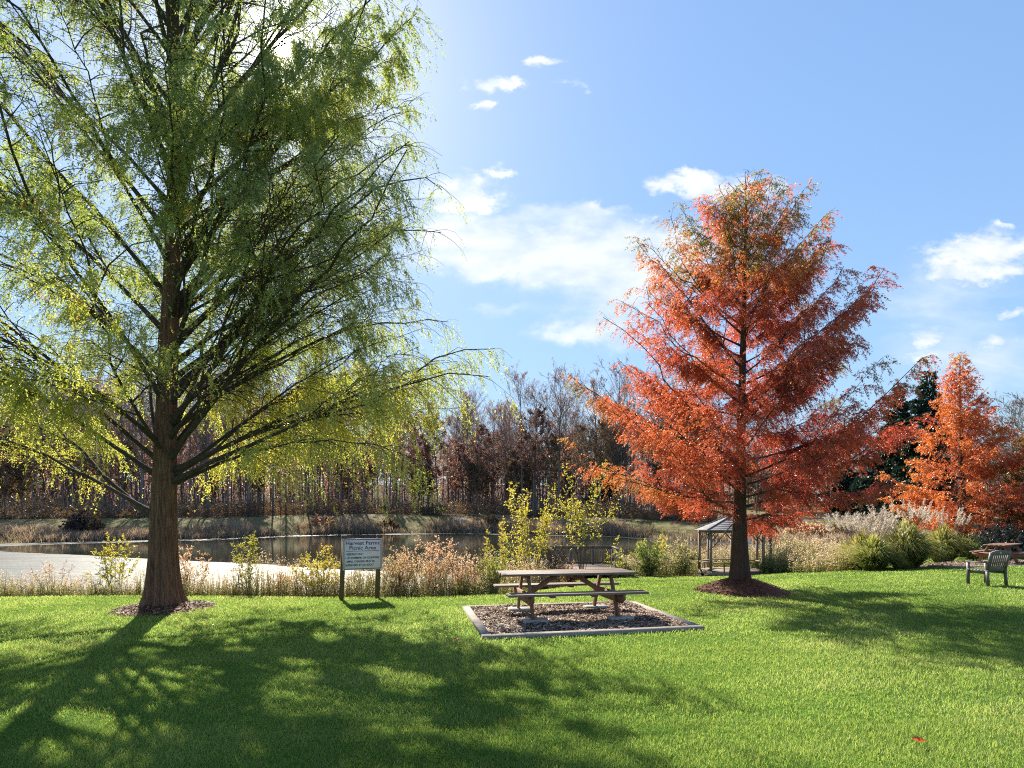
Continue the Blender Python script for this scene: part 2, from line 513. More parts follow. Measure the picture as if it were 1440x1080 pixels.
def axis(lo, hi, step, far, k=1.16):
    a = list(np.arange(lo, hi + 1e-6, step))
    s = step
    v = a[-1]
    while v < far:
        s *= k; v += s; a.append(v)
    s = step; v = a[0]; b = []
    while v > -far:
        s *= k; v -= s; b.append(v)
    return np.array(b[::-1] + a)


xs, ys = axis(-26, 36, 0.4, 2500), axis(-4, 46, 0.4, 2500)
X, Y = np.meshgrid(xs, ys)
Z = ground(X, Y)
ny, nx = X.shape
idx = np.arange(nx * ny).reshape(ny, nx)
Q = np.stack([idx[:-1, :-1], idx[:-1, 1:], idx[1:, 1:], idx[1:, :-1]], -1).reshape(-1, 4)
e, u = far_e(X, Y)
zone = sstep(Y - lawn_edge(X), -0.25, 0.35) * 1.0
zone = np.where((e > -8) & (Y > 35), 2.0, zone)
zone = np.where((e > 15) & (Y > 35) & (u < 0.36), 3.0, zone)
m, gg, out = new_mat('ground')
at_ = gg.node('ShaderNodeAttribute', attribute_name='tint')
geo = gg.node('ShaderNodeNewGeometry')
pos = geo.outputs['Position']
n1 = gg.noise(pos, 0.55, 5, 0.6)
n2 = gg.noise(pos, 22.0, 4, 0.7)
n3 = gg.noise(gg.mapping(pos, (1, 0.35, 1)), 0.12, 4, 0.6)
lawn = gg.ramp(gg.math('ADD', gg.math('MULTIPLY', n1, 0.5), gg.math('MULTIPLY', n2, 0.5)), [(0.3, (0.035, 0.085, 0.010)), (0.55, (0.070, 0.150, 0.016)), (0.72, (0.13, 0.19, 0.035))])
brush = gg.ramp(n2, [(0.35, (0.05, 0.05, 0.02)), (0.65, (0.14, 0.12, 0.06))])
bank = gg.ramp(gg.math('ADD', gg.math('MULTIPLY', n3, 0.6), gg.math('MULTIPLY', n1, 0.4)), [(0.35, (0.10, 0.11, 0.035)), (0.48, (0.16, 0.14, 0.06)), (0.6, (0.21, 0.155, 0.095))])
floor = gg.ramp(gg.noise(pos, 1.2, 4, 0.6), [(0.35, (0.045, 0.028, 0.022)), (0.65, (0.10, 0.06, 0.042))])
zf = at_.outputs['Fac']
c = gg.mix(gg.math('MINIMUM', zf, 1.0), lawn, brush)
c = gg.mix(gg.math('SUBTRACT', zf, 1.0, clamp=True), c, bank)
c = gg.mix(gg.math('SUBTRACT', zf, 2.0, clamp=True), c, floor)
b = gg.node('ShaderNodeBsdfPrincipled')
gg.link(c, b.inputs['Base Color'])
b.inputs['Roughness'].default_value = 1.0
b.inputs['Specular IOR Level'].default_value = 0.1
bn = gg.node('ShaderNodeBump')
bn.inputs['Strength'].default_value = 0.8
bn.inputs['Distance'].default_value = 0.03
gg.link(n2, bn.inputs['Height'])
gg.link(bn.outputs[0], b.inputs['Normal'])
gg.link(b.outputs[0], out.inputs[0])
go = mesh_obj('ground', np.stack([X, Y, Z], -1), Q, m, tint=zone.ravel(), smooth=True)
tag(go, kind='structure')

# ------------------------------------------------------------------ pond
xs = np.arange(-190, 90, 2.0); ys = np.arange(14.5, 130, 1.5)
X, Y = np.meshgrid(xs, ys)
e, u = far_e(X, Y)
yb = 33 + np.clip(-9.9 - X, -8, 100) * 0.5
rip = sstep(yb - Y, -3, 3)
rip = np.maximum(rip, sstep(e, -9, -5) * 0.9)
ny, nx = X.shape
idx = np.arange(nx * ny).reshape(ny, nx)
Q = np.stack([idx[:-1, :-1], idx[:-1, 1:], idx[1:, 1:], idx[1:, :-1]], -1).reshape(-1, 4)
m, gg, out = new_mat('pond_water')
at_ = gg.node('ShaderNodeAttribute', attribute_name='tint')
geo = gg.node('ShaderNodeNewGeometry')
pos = geo.outputs['Position']
nw = gg.noise(gg.mapping(pos, (0.12, 0.45, 1)), 1.0, 4, 0.6)
f = gg.smooth(gg.math('ADD', at_.outputs['Fac'], gg.math('MULTIPLY', gg.math('SUBTRACT', nw, 0.5), 0.7)), 0.42, 0.58)
b = gg.node('ShaderNodeBsdfPrincipled')
b.inputs['Base Color'].default_value = (0.020, 0.024, 0.016, 1)
b.inputs['IOR'].default_value = 1.33
nr_ = gg.noise(gg.mapping(pos, (0.10, 0.9, 1)), 1.0, 5, 0.65)
gg.link(gg.math('ADD', gg.math('MULTIPLY', gg.math('MULTIPLY', f, gg.smooth(nr_, 0.30, 0.62)), 0.13), gg.math('MULTIPLY_ADD', f, 0.31, 0.06)), b.inputs['Roughness'])
bn = gg.node('ShaderNodeBump')
bn.inputs['Distance'].default_value = 0.05
gg.link(gg.math('MULTIPLY_ADD', f, 0.9, 0.03), bn.inputs['Strength'])
gg.link(gg.noise(gg.mapping(pos, (0.5, 1.4, 1)), 2.2, 5, 0.7), bn.inputs['Height'])
gg.link(bn.outputs[0], b.inputs['Normal'])
gg.link(b.outputs[0], out.inputs[0])
wo_ = mesh_obj('water', np.stack([X, Y, np.full_like(X, WATER_Z)], -1), Q, m, tint=rip.ravel(), smooth=True)
tag(wo_, kind='structure')


# ------------------------------------------------------------------ trees of the lawn
def flared_trunk(path, rad, seed, flute=0.11, sides=72, nf=6, flare_h=1.1,
                 grooves=((-1.95, .22), (-1.2, .26), (-2.7, .2), (-0.35, .2), (0.5, .2), (1.4, .22), (2.4, .2))):
    """one closed trunk skin with a fluted, flaring base"""
    rng = np.random.default_rng(seed)
    K = len(path)
    th = np.arange(sides) / sides * 2 * np.pi
    ph = rng.uniform(0, 6.28, 4)
    V = np.zeros((K, sides, 3))
    for k in range(K):
        h = path[k, 2] - path[0, 2]
        fl = math.exp(-h / flare_h)
        f = 1 + flute * (0.40 + 0.95 * fl) * (np.cos(nf * th + ph[0] + h * 0.25) + 0.6 * np.cos((nf - 2) * th + ph[1] - h * 0.2) + 0.35 * np.cos(11 * th + ph[2] + h * 0.4))
        for a_, dp in grooves:
            w_ = (th - a_ - 0.05 * math.sin(h * 0.9 + a_ * 3) + math.pi) % (2 * math.pi) - math.pi
            f = f - dp * (0.25 + 0.75 * math.exp(-h / 2.6)) * np.exp(-(w_ / 0.11) ** 2)
        r = rad[k] * f
        V[k, :, 0] = path[k, 0] + r * np.cos(th)
        V[k, :, 1] = path[k, 1] + r * np.sin(th)
        V[k, :, 2] = path[k, 2]
    i = np.arange(K - 1)[:, None] * sides; j = np.arange(sides)[None]
    Q = np.stack([i + j, i + (j + 1) % sides, i + sides + (j + 1) % sides, i + sides + j], -1).reshape(-1, 4)
    return V.reshape(-1, 3), Q


def conifer(seed, H, trunk_r, outline, z0, dz, el_fn, twig_len, twig_gap, strand, strand_gap, leaf, leaf_gap, droop, curve,
            fol_from=0.2, r_branch=0.06, wander=0.25, extra=None, top_thin=1.0, gap_noise=0.0, dens=None, bough_droop=0.08, l_var=(0.74, 1.05), forks=3.0, rad_fn=None, gap_freq=1.2, thin=None):
    """deciduous-conifer skeleton: boughs -> side twigs -> hanging sprays of small leaves. Returns trunk mesh, limb mesh, leaf arrays"""
    rng = np.random.default_rng(seed)
    # trunk
    K = 60
    zz = H * (np.linspace(0, 1, K) ** 1.25)
    wx = 0.010 * H * (np.sin(zz * 0.35 + seed) - math.sin(seed)) * 0.6
    wy = 0.008 * H * (np.sin(zz * 0.28 + seed * 2) - math.sin(seed * 2)) * 0.6
    path = np.stack([wx, wy, zz - 0.25], 1)
    rad = trunk_r * ((1 - zz / H) ** 1.0 * 0.88 + 0.04) + trunk_r * 0.62 * np.exp(-zz / 0.50)
    if rad_fn is not None:
        rad = rad_fn(zz)
    rad *= np.where(zz / H > 0.97, 0.6, 1)
    trunkVQ = flared_trunk(path, rad, seed)
    # boughs
    B = []
    z = z0; az = rng.uniform(0, 6.28)
    while z < H * 0.975:
        az += 2.3999 + rng.normal(0, 0.35)
        B.append((z, az, None, None))
        z += dz * rng.uniform(0.6, 1.4) * (1 - 0.45 * z / H)
    P, RB, LL, AZ = [], [], [], []
    Kb = 12
    s = np.linspace(0, 1, Kb)
    for (z, az, el, L) in B + (extra or []):
        if el is None:
            el = el_fn(z / H) + rng.normal(0, 0.09)
        if L is None:
            L = 1.0
            for _ in range(12):
                tip = z + L * math.sin(el) * 0.95
                L = 0.5 * L + 0.5 * outline(min(tip, H), az) / max(0.2, math.cos(el))
            L *= rng.uniform(*l_var) if rng.random() > 0.12 else rng.uniform(1.0, 1.03)
        r = L * math.cos(el) * s
        zc = z + L * (math.sin(el) * s + curve * (s ** 2 - s) - bough_droop * s ** 3)
        a = az + wander * (np.cumsum(rng.normal(0, 0.16, Kb)) * s)
        x0 = np.interp(z, path[:, 2], path[:, 0]); y0 = np.interp(z, path[:, 2], path[:, 1])
        zc = zc + np.cumsum(rng.normal(0, 0.017 * L, Kb)) * s
        p = np.stack([x0 + r * np.cos(a), y0 + r * np.sin(a), zc], 1)
        P.append(p)
        rb = max(0.012, r_branch * (L / 6.0) ** 1.1) * (1 - 0.86 * s ** 0.8)
        rb[0] *= 1.5
        RB.append(np.maximum(rb, 0.006)); LL.append(L); AZ.append(az)
    FF = [fol_from] * len(P)
    for i in range(len(P)):                               # boughs fork into lesser boughs
        if LL[i] < 1.4: continue
        for q in range(max(1, int(round(forks * min(1.2, LL[i] / 4.5) + rng.normal(0, 0.5))))):
            s0 = rng.uniform(0.14, 0.72)
            k = s0 * (Kb - 1); k0 = int(k); f = k - k0
            o = P[i][k0] * (1 - f) + P[i][k0 + 1] * f
            T = norm(P[i][k0 + 1] - P[i][k0])
            sd = norm(np.cross(T, [0, 0, 1.0])) * (1 if (q + i) % 2 else -1)
            an = rng.uniform(0.35, 0.85)
            L = LL[i] * (1 - s0) * rng.uniform(0.55, 0.95)
            D = norm(T * math.cos(an) + sd * math.sin(an) + np.array([0, 0, rng.normal(0.02, 0.16)]))
            p = o + (D * s[:, None] + (T - D) * (0.28 * s[:, None] ** 2)) * L
            p[:, 2] += L * (curve * 0.7 * (s ** 2 - s) - bough_droop * s ** 3)
            p += np.cumsum(rng.normal(0, 0.016 * L, (Kb, 3)), 0) * s[:, None]
            tip = p[-1]
            lim = 1.04 * outline(float(np.clip(tip[2], 0, H)), math.atan2(tip[1], tip[0])) / (math.hypot(tip[0], tip[1]) + 1e-6)
            if lim < 1:
                sc_ = max(0.25, 1 - (1 - lim) * 1.6)
                p = o + (p - o) * sc_; L *= sc_
            P.append(p)
            r0 = (RB[i][k0] * (1 - f) + RB[i][k0 + 1] * f) * 0.62
            RB.append(np.maximum(r0 * (1 - 0.85 * s ** 0.8), 0.0045))
            LL.append(L); FF.append(0.08)
    P = np.array(P); RB = np.array(RB); LL = np.array(LL)
    V1, Q1 = tubes(P, RB, 7)
    # side twigs
    TO, TD, TL, TR, TS = [], [], [], [], []
    for i in range(len(P)):
        ff = FF[i]
        n = max(3, int(LL[i] * (1 - ff) / twig_gap))
        ss = ff + (1 - ff) * (np.arange(n) + rng.uniform(0, 1, n)) / n
        ss = np.clip(ss, 0, 0.995)
        k = ss * (Kb - 1); k0 = np.minimum(k.astype(int), Kb - 2); f = (k - k0)[:, None]
        O = P[i][k0] * (1 - f) + P[i][k0 + 1] * f
        T = norm(P[i][k0 + 1] - P[i][k0])
        side = norm(np.cross(T, [0, 0, 1.0])) * np.where(np.arange(n) % 2, 1, -1)[:, None]
        D = norm(T * rng.uniform(0.35, 1.0, (n, 1)) + side * rng.uniform(0.4, 1.0, (n, 1)) + np.stack([np.zeros(n), np.zeros(n), rng.uniform(-0.35, 0.45, n)], 1))
        TO.append(O); TD.append(D); TS.append(ss)
        TL.append(twig_len * (1.15 - 0.52 * ss) * rng.uniform(0.5, 1.2, n) * min(1.0, 0.35 + LL[i] / 4.5))
        # the bough's own tip carries foliage too
    TO = np.concatenate(TO); TD = np.concatenate(TD); TL = np.concatenate(TL); TS = np.concatenate(TS)
    if dens is not None:
        keep = rng.random(len(TO)) < dens(TO)
        TO, TD, TL, TS = TO[keep], TD[keep], TL[keep], TS[keep]
    Kt = 5
    t = np.linspace(0, 1, Kt)
    TP = TO[:, None] + TD[:, None] * (TL[:, None] * t)[..., None]
    TP[..., 2] -= droop * TL[:, None] * t ** 2 * 0.55
    TP += rng.normal(0, 0.03, TP.shape) * t[:, None] * TL[:, None, None]
    RT = np.maximum(0.010 * (1 - 0.8 * t)[None] * np.clip(TL, 0.4, 1.5)[:, None], 0.0025)
    V2, Q2 = tubes(TP, RT, 3)
    V = np.concatenate([V1, V2]); Q = np.concatenate([Q1, Q2 + len(V1)])
    # sprays along every twig
    ns = np.maximum(2, (TL / strand_gap).astype(int))
    ti = np.repeat(np.arange(len(TL)), ns)
    tt = rng.uniform(0.08, 1.0, len(ti))
    k = tt * (Kt - 1); k0 = np.minimum(k.astype(int), Kt - 2); f = (k - k0)[:, None]
    SO = TP[ti, k0] * (1 - f) + TP[ti, k0 + 1] * f
    ST = norm(TP[ti, k0 + 1] - TP[ti, k0])
    lat = norm(np.cross(ST, [0, 0, 1.0]) + 1e-6) * np.where(rng.random(len(ti)) < 0.5, 1, -1)[:, None]
    SD = norm(ST * rng.uniform(0.2, 0.9, (len(ti), 1)) + lat * rng.uniform(0.0, 0.9, (len(ti), 1)) + np.array([0, 0, -1.0]) * (droop * rng.uniform(0.3, 1.7, (len(ti), 1))))
    SL = strand * rng.uniform(0.45, 1.35, len(ti))
    if gap_noise > 0:
        keep = pnoise(SO, gap_freq, seed) * 0.72 + pnoise(SO, gap_freq * 2.7, seed + 1) * 0.28 + rng.normal(0, 0.07, len(SO)) > gap_noise
        SO, SD, SL = SO[keep], SD[keep], SL[keep]
    nl = np.maximum(2, (SL / leaf_gap).astype(int))
    li = np.repeat(np.arange(len(SL)), nl)
    lt = rng.uniform(0.0, 1.0, len(li))
    LO = SO[li] + SD[li] * (SL[li] * lt)[:, None]
    LO[:, 2] -= droop * 0.35 * SL[li] * lt ** 2
    latd = norm(np.cross(SD[li], rng.normal(0, 1, (len(li), 3))))
    LD = norm(SD[li] * 0.9 + latd * 0.75 + np.array([0, 0, -0.25 * droop]))
    if thin is not None:
        keep = rng.random(len(LO)) < thin(LO)
        LO, LD, li = LO[keep], LD[keep], li[keep]
    return trunkVQ, (V, Q), (LO, LD, li, path)


def build_tree(name, x, y, z, data, leaf_len, leaf_w, leafm, barkm, tint_fn, seed, label, cat='tree', group=None, rz=0):
    trunkVQ, limbVQ, (LO, LD, li, path) = data
    rng = np.random.default_rng(seed + 77)
    root = empty(name, (x, y, z), rz, label, cat, group)
    tr = mesh_obj('trunk', trunkVQ[0], trunkVQ[1], barkm, root, smooth=True)
    mesh_obj('limbs', limbVQ[0], limbVQ[1], M['limb'], tr, smooth=True)
    V, Q = leaves(LO, LD, rng, leaf_len, leaf_w)
    tint = np.clip(tint_fn(LO, rng, li), 0, 1)
    mesh_obj('crown', V, Q, leafm, root, np.repeat(tint, 4))
    print(name, 'leaves', len(LO))
    return root


# the big green tree at the left
def out_a(h, az):
    return float(np.interp(h, [0, 2, 4.5, 7, 8.5, 10.5, 12, 15.5, 18.5, 21], [6.2, 7.1, 7.1, 6.15, 5.65, 5.2, 4.9, 4.1, 2.6, 0.3])) * (1 + 0.11 * math.sin(az))


LT = (-6.86, 11.2)
big = [(1.55, 2.78, 0.50, 7.2), (1.75, 2.95, 0.40, 6.8), (2.5, 0.25, 0.52, 6.6), (2.45, 0.55, 0.72, 6.4), (2.9, 1.2, 0.95, 6.0), (2.7, 2.35, 0.80, 6.6),
       (2.8, 3.6, 0.72, 6.2), (3.2, -0.45, 0.62, 6.2), (3.0, -1.5, 0.55, 5.2), (3.2, -2.4, 0.6, 5.4), (2.4, -0.1, 0.38, 7.0), (2.6, 0.12, 0.46, 7.2), (2.35, 0.9, 0.38, 6.4),
       (3.4, 0.1, 0.58, None), (3.9, -0.35, 0.62, None), (4.4, 0.35, 0.68, None), (5.0, -0.05, 0.72, None), (5.6, 0.5, 0.78, None), (6.2, -0.2, 0.82, None), (6.9, 0.25, 0.86, None),
       (3.6, 1.5, 0.66, None), (4.7, 1.1, 0.72, None), (5.9, 1.4, 0.8, None), (7.3, 0.8, 0.82, None)]
def open_gap(O):
    """a thin place in the upper crown where the low sun comes through"""
    P = O + np.array([LT[0], LT[1], gz(*LT)]) - np.array([0, 0, CAM_H])
    sv_ = np.array(SUN)
    dist = np.linalg.norm(P - (P @ sv_)[:, None] * sv_, axis=1)
    e1 = norm(np.cross(sv_, [0, 0, 1.0])); e2 = np.cross(sv_, e1)
    Q = np.stack([P @ e1, P @ e2, np.zeros(len(P))], 1)      # light shafts: thin lanes through the crown that let the sun reach the grass
    lane = sstep(pnoise(Q, 2.0, 61) * 0.6 + pnoise(Q, 4.2, 62) * 0.4, 0.52, 0.60)
    return np.where(dist < 0.32, 0.02 + 0.98 * sstep(dist, 0.14, 0.32), 1.0) * (1.0 - 0.90 * lane)


d = conifer(11, 21.0, 0.365, out_a, 2.5, 0.27, lambda t: 0.58 + 0.42 * min(1, t * 2.0), 1.05, 0.125, 0.38, 0.052, None, 0.0130, 1.0, -0.08,
            fol_from=0.22, r_branch=0.043, extra=big, thin=open_gap, gap_noise=0.468, gap_freq=1.0, l_var=(0.88, 1.03), forks=3.4, wander=0.4,
            dens=lambda O: np.interp(O[:, 2], [2, 9, 12.5, 14, 15], [1, 1, .9, .6, .45]),
            rad_fn=lambda z: np.interp(z, [0, .25, .4, .7, 1.2, 3, 5, 8, 12, 17, 21], [.51, .41, .34, .285, .245, .195, .165, .125, .09, .055, .02]))


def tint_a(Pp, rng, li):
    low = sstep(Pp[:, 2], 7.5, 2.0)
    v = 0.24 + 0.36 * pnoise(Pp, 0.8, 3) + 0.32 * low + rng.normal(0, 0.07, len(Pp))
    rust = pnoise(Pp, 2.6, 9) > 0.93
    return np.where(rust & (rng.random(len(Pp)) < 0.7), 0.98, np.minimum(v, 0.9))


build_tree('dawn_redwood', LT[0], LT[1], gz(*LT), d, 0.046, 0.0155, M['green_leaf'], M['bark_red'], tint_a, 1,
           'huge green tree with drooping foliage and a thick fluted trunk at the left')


# the red tree in front of the gazebo
def out_b(h, az):
    r = float(np.interp(h, [0, 1.6, 2.6, 4.2, 6.2, 7.6, 9.2, 10.2], [2.9, 3.6, 4.4, 4.4, 3.95, 3.05, 1.65, 0.2]))
    return r * (1 + 0.10 * math.sin(az)) * (0.91 if math.cos(az) > 0.3 else 1.0)


RT_ = (5.6, 14.0)
d = conifer(23, 10.3, 0.235, out_b, 1.75, 0.13, lambda t: 0.12 + 0.80 * min(1, t * 1.25), 0.62, 0.075, 0.26, 0.043, None, 0.0098, 0.55, 0.26,
            fol_from=0.16, r_branch=0.050, gap_noise=0.40, gap_freq=1.5, forks=3.2, l_var=(0.78, 1.02), bough_droop=0.0, wander=0.35,
            rad_fn=lambda z: np.interp(z, [0, .3, .6, .9, 1.5, 2.2, 4, 7, 10.3], [.40, .31, .25, .215, .180, .155, .11, .06, .012]))


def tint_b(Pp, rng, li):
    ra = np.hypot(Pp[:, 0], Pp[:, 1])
    v = 0.36 + 0.55 * (pnoise(Pp, 0.9, 5) - 0.5) - 0.055 * Pp[:, 0] + 0.04 * (ra - 2) + rng.normal(0, 0.07, len(Pp))  # darker crimson to the right: part leaf colour, part painted shade away from sun
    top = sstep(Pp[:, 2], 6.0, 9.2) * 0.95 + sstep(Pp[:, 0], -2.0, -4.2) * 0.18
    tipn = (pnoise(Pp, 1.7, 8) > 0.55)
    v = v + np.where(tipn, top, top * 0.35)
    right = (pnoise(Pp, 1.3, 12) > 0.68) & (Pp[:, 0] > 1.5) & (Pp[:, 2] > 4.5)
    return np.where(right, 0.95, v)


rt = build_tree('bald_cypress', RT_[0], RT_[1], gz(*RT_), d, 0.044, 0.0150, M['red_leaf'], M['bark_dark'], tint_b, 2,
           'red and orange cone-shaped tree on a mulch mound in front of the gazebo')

Kd = 9
td = np.linspace(0, 1, Kd)
db = np.stack([-0.10 - 1.15 * td - 0.25 * td ** 3, -0.12 - 0.1 * td, 1.75 - 0.1 * td - 1.0 * td ** 0.9 + 0.06 * np.sin(td * 9)], 1)
V_, Q_ = tubes(db[None], (0.016 * (1 - 0.8 * td))[None], 5)
mesh_obj('dead_branch', V_, Q_, M['limb'], rt, smooth=True)


def out_c(h, az):
    return float(np.interp(h, [0, 1.2, 2.5, 4.5, 7, 9.2, 10.9], [3.6, 4.0, 4.1, 3.3, 2.0, 0.9, 0.1]))


p = at(1353, 30)
d = conifer(33, 10.9, 0.25, out_c, 1.3, 0.13, lambda t: 0.16 + 0.70 * min(1, t * 1.2), 0.65, 0.11, 0.28, 0.062, None, 0.021, 0.45, 0.22,
            fol_from=0.14, r_branch=0.06, gap_noise=0.38, forks=2.8, l_var=(0.74, 1.05), bough_droop=0.0)
build_tree('bald_cypress', p.x, p.y, p.z, d, 0.090, 0.036, M['orange_leaf'], M['bark_dark'],
           lambda Pp, rng, li: 0.42 + 0.5 * (pnoise(Pp, 0.8, 5) - 0.5) - 0.05 * Pp[:, 0] + rng.normal(0, 0.08, len(Pp)) + sstep(Pp[:, 2], 9.4, 10.6) * 0.5, 3,
           'bright orange cone-shaped tree behind the pale plumed grasses')

p = at(1452, 29)
d = conifer(37, 6.8, 0.18, lambda h, az: float(np.interp(h, [0, 1.2, 3, 5, 6.8], [2.6, 3.0, 2.8, 1.6, 0.2])), 0.9, 0.17, lambda t: 0.35 + 0.5 * t, 0.8, 0.11, 0.28, 0.062,
            None, 0.025, 0.3, -0.05, fol_from=0.15, r_branch=0.07, gap_noise=0.42)
build_tree('broadleaf_tree', p.x, p.y, p.z, d, 0.10, 0.05, M['brown_leaf'], M['bark_dark'],
           lambda Pp, rng, li: 0.5 + 0.7 * (pnoise(Pp, 0.8, 5) - 0.5) + rng.normal(0, 0.1, len(Pp)), 4,
           'rusty brown tree at the right edge above the dark glossy shrub')


# mulch rings
def mound(name, x, y, r, h, seed, label, mat):
    rng = np.random.default_rng(seed)
    nr, na = 14, 56
    V = []
    ph = rng.uniform(0, 6.28, 3)
    for i in range(nr):
        t = i / (nr - 1)
        for j in range(na):
            a = j / na * 2 * math.pi
            rr = t * r * (1 + 0.10 * math.sin(2 * a + ph[0]) + 0.06 * math.sin(5 * a + ph[1]) + (0.03 * rng.normal() if i == nr - 1 else 0))
            px_, py_ = x + rr * math.cos(a), y + rr * math.sin(a)
            zz = gz(px_, py_) + h * (1 - t ** 1.4) * (1 + 0.1 * math.sin(3 * a + ph[2])) + rng.normal(0, 0.010) - (0.03 if i == nr - 1 else 0)
            V.append((px_, py_, zz))
    i = np.arange(nr - 1)[:, None] * na; j = np.arange(na)[None]
    Q = np.stack([i + j, i + na + j, i + na + (j + 1) % na, i + (j + 1) % na], -1).reshape(-1, 4)
    o = mesh_obj(name, V, Q, mat, smooth=True)
    tag(o, label, 'mulch bed')
    return o


def litter(name, parent, n, fn, size, mat, seed, tint=None):
    """flat chips scattered over a bed"""
    rng = np.random.default_rng(seed)
    O = fn(rng, n)
    a = rng.uniform(0, 6.28, n)
    D = np.stack([np.cos(a), np.sin(a), rng.normal(0, 0.25, n)], 1)
    S = np.stack([-np.sin(a), np.cos(a), rng.normal(0, 0.35, n)], 1)
    L = size * rng.uniform(0.5, 1.5, n)[:, None]; W = size * 0.38 * rng.uniform(0.5, 1.4, n)[:, None]
    V = np.stack([O - D * L / 2 - S * W / 2, O + D * L / 2 - S * W / 2, O + D * L / 2 * 0.9 + S * W / 2, O - D * L / 2 + S * W / 2], 1).reshape(-1, 3)
    tn = rng.beta(2.0, 1.4, n) if tint is None else tint(rng, n)
    return mesh_obj(name, V, np.arange(n * 4).reshape(n, 4), mat, parent, np.repeat(tn, 4))


def on_mound(x, y, r, h, power=0.6):
    def fn(rng, n):
        a = rng.uniform(0, 6.28, n); t = rng.uniform(0, 1, n) ** power
        px_, py_ = x + t * r * np.cos(a), y + t * r * np.sin(a)
        return np.stack([px_, py_, ground(px_, py_) + h * (1 - t ** 1.4) + 0.012 + rng.uniform(0, 0.012, n)], 1)
    return fn


mo = mound('mulch_bed', LT[0] + 0.05, LT[1] - 0.05, 0.86, 0.10, 5, 'low ring of brown mulch around the foot of the huge green tree', M['mulch'])
litter('bark_chips', mo, 2600, on_mound(LT[0] + 0.05, LT[1] - 0.05, 0.90, 0.10), 0.045, M['chip'], 6, lambda r, n: r.uniform(0, 0.75, n))['kind'] = 'stuff'
mo = mound('mulch_bed', RT_[0] + 0.02, RT_[1], 1.10, 0.36, 7, 'dark red-brown mulch mound around the red tree trunk', M['mulch'])
litter('bark_chips', mo, 2600, on_mound(RT_[0] + 0.02, RT_[1], 1.12, 0.36), 0.045, M['chip'], 8, lambda r, n: r.uniform(0, 0.45, n))['kind'] = 'stuff'

# ------------------------------------------------------------------ picnic tables
def picnic_table(x, y, z, rz, label, wood, legm, L=2.42):
    root = empty('picnic_table', (x, y, z), rz, label, 'picnic table')
    rng = random.Random(int(x * 100))
    b = MB()
    for k in range(5):                                   # top: five planks
        yy = -0.30 + k * 0.15
        b.bar((-L / 2 + rng.uniform(-.012, .012), yy, 0.735), (L / 2 + rng.uniform(-.012, .012), yy, 0.735 + rng.uniform(-.003, .003)), 0.142, 0.038)
    b.build('tabletop', wood, root)
    b = MB()
    for xx in (-L / 2 + 0.42, L / 2 - 0.42, 0):
        MB().bar((xx, -0.33, 0.694), (xx, 0.33, 0.694), 0.04, 0.042).build('batten', legm, root)
    for s in (-1, 1):
        b = MB()
        for k in (0, 1):
            yy = s * (0.60 + 0.145 * k)
            b.bar((-L / 2 + rng.uniform(-.012, .012) + 0.02, yy, 0.440), (L / 2 + 0.02, yy, 0.440), 0.138, 0.038)
        b.build('seat', wood, root)
        for xx in (-0.45, 0.28):                          # cleats below the bench boards
            MB().bar((xx, s * 0.54, 0.406), (xx, s * 0.80, 0.406), 0.09, 0.03).build('cleat', legm, root)
    for xx, sx in ((-L / 2 + 0.42, 1), (L / 2 - 0.42, -1)):
        for s in (-1, 1):
            MB().bar((xx + sx * 0.04, s * 0.26, 0.712), (xx + sx * 0.04, s * 0.62, 0.022), 0.04, 0.10, (0, 1, 0)).build('leg', legm, root)
        b = MB()
        prof = [(-0.82, 0.42), (0.82, 0.42), (0.82, 0.335), (0.66, 0.25), (-0.66, 0.25), (-0.82, 0.335)]
        b.add([(xx + o_, yy, zz) for o_ in (-0.02, 0.02) for yy, zz in prof], [(i, (i + 1) % 6, 6 + (i + 1) % 6, 6 + i) for i in range(6)],
              [(0, i + 1, i) for i in range(1, 5)] + [(6, 6 + i, 7 + i) for i in range(1, 5)])
        b.build('seat_beam', legm, root)
        MB().bar((xx + sx * 0.06, 0.0, 0.34), (xx + sx * 0.62, 0.0, 0.70), 0.04, 0.085).build('brace', legm, root)
    return root


TR = R(11)
tx, ty = 0.97, 10.25
tz = 0.06
picnic_table(tx, ty, tz - 0.0, TR, 'weathered brown picnic table standing on wood chips in the foreground', M['table_wood'], M['leg_wood'])
ca, sa = math.cos(TR), math.sin(TR)
n = 0
for lx, ly, lab in ((-0.75, -0.62, 'concrete paver under the near left leg of the weathered picnic table'), (0.75, -0.62, 'concrete paver under the near right leg of the weathered picnic table'),
                    (-0.75, 0.62, 'concrete paver under the far left leg of the weathered picnic table'), (0.75, 0.62, 'concrete paver under the far right leg of the weathered picnic table')):
    wx, wy = tx + lx * ca - ly * sa, ty + lx * sa + ly * ca
    o = MB().box((0, 0, 0), (0.42, 0.24, 0.06), 0.008).build('paver', M['concrete'])
    o.location = (wx + 0.03, wy, tz - 0.008)
    o.rotation_euler = (R(random.Random(n).uniform(-2, 2)), 0, TR + R(random.Random(n + 9).uniform(-14, 14)))
    tag(o, lab, 'paver')
    n += 1


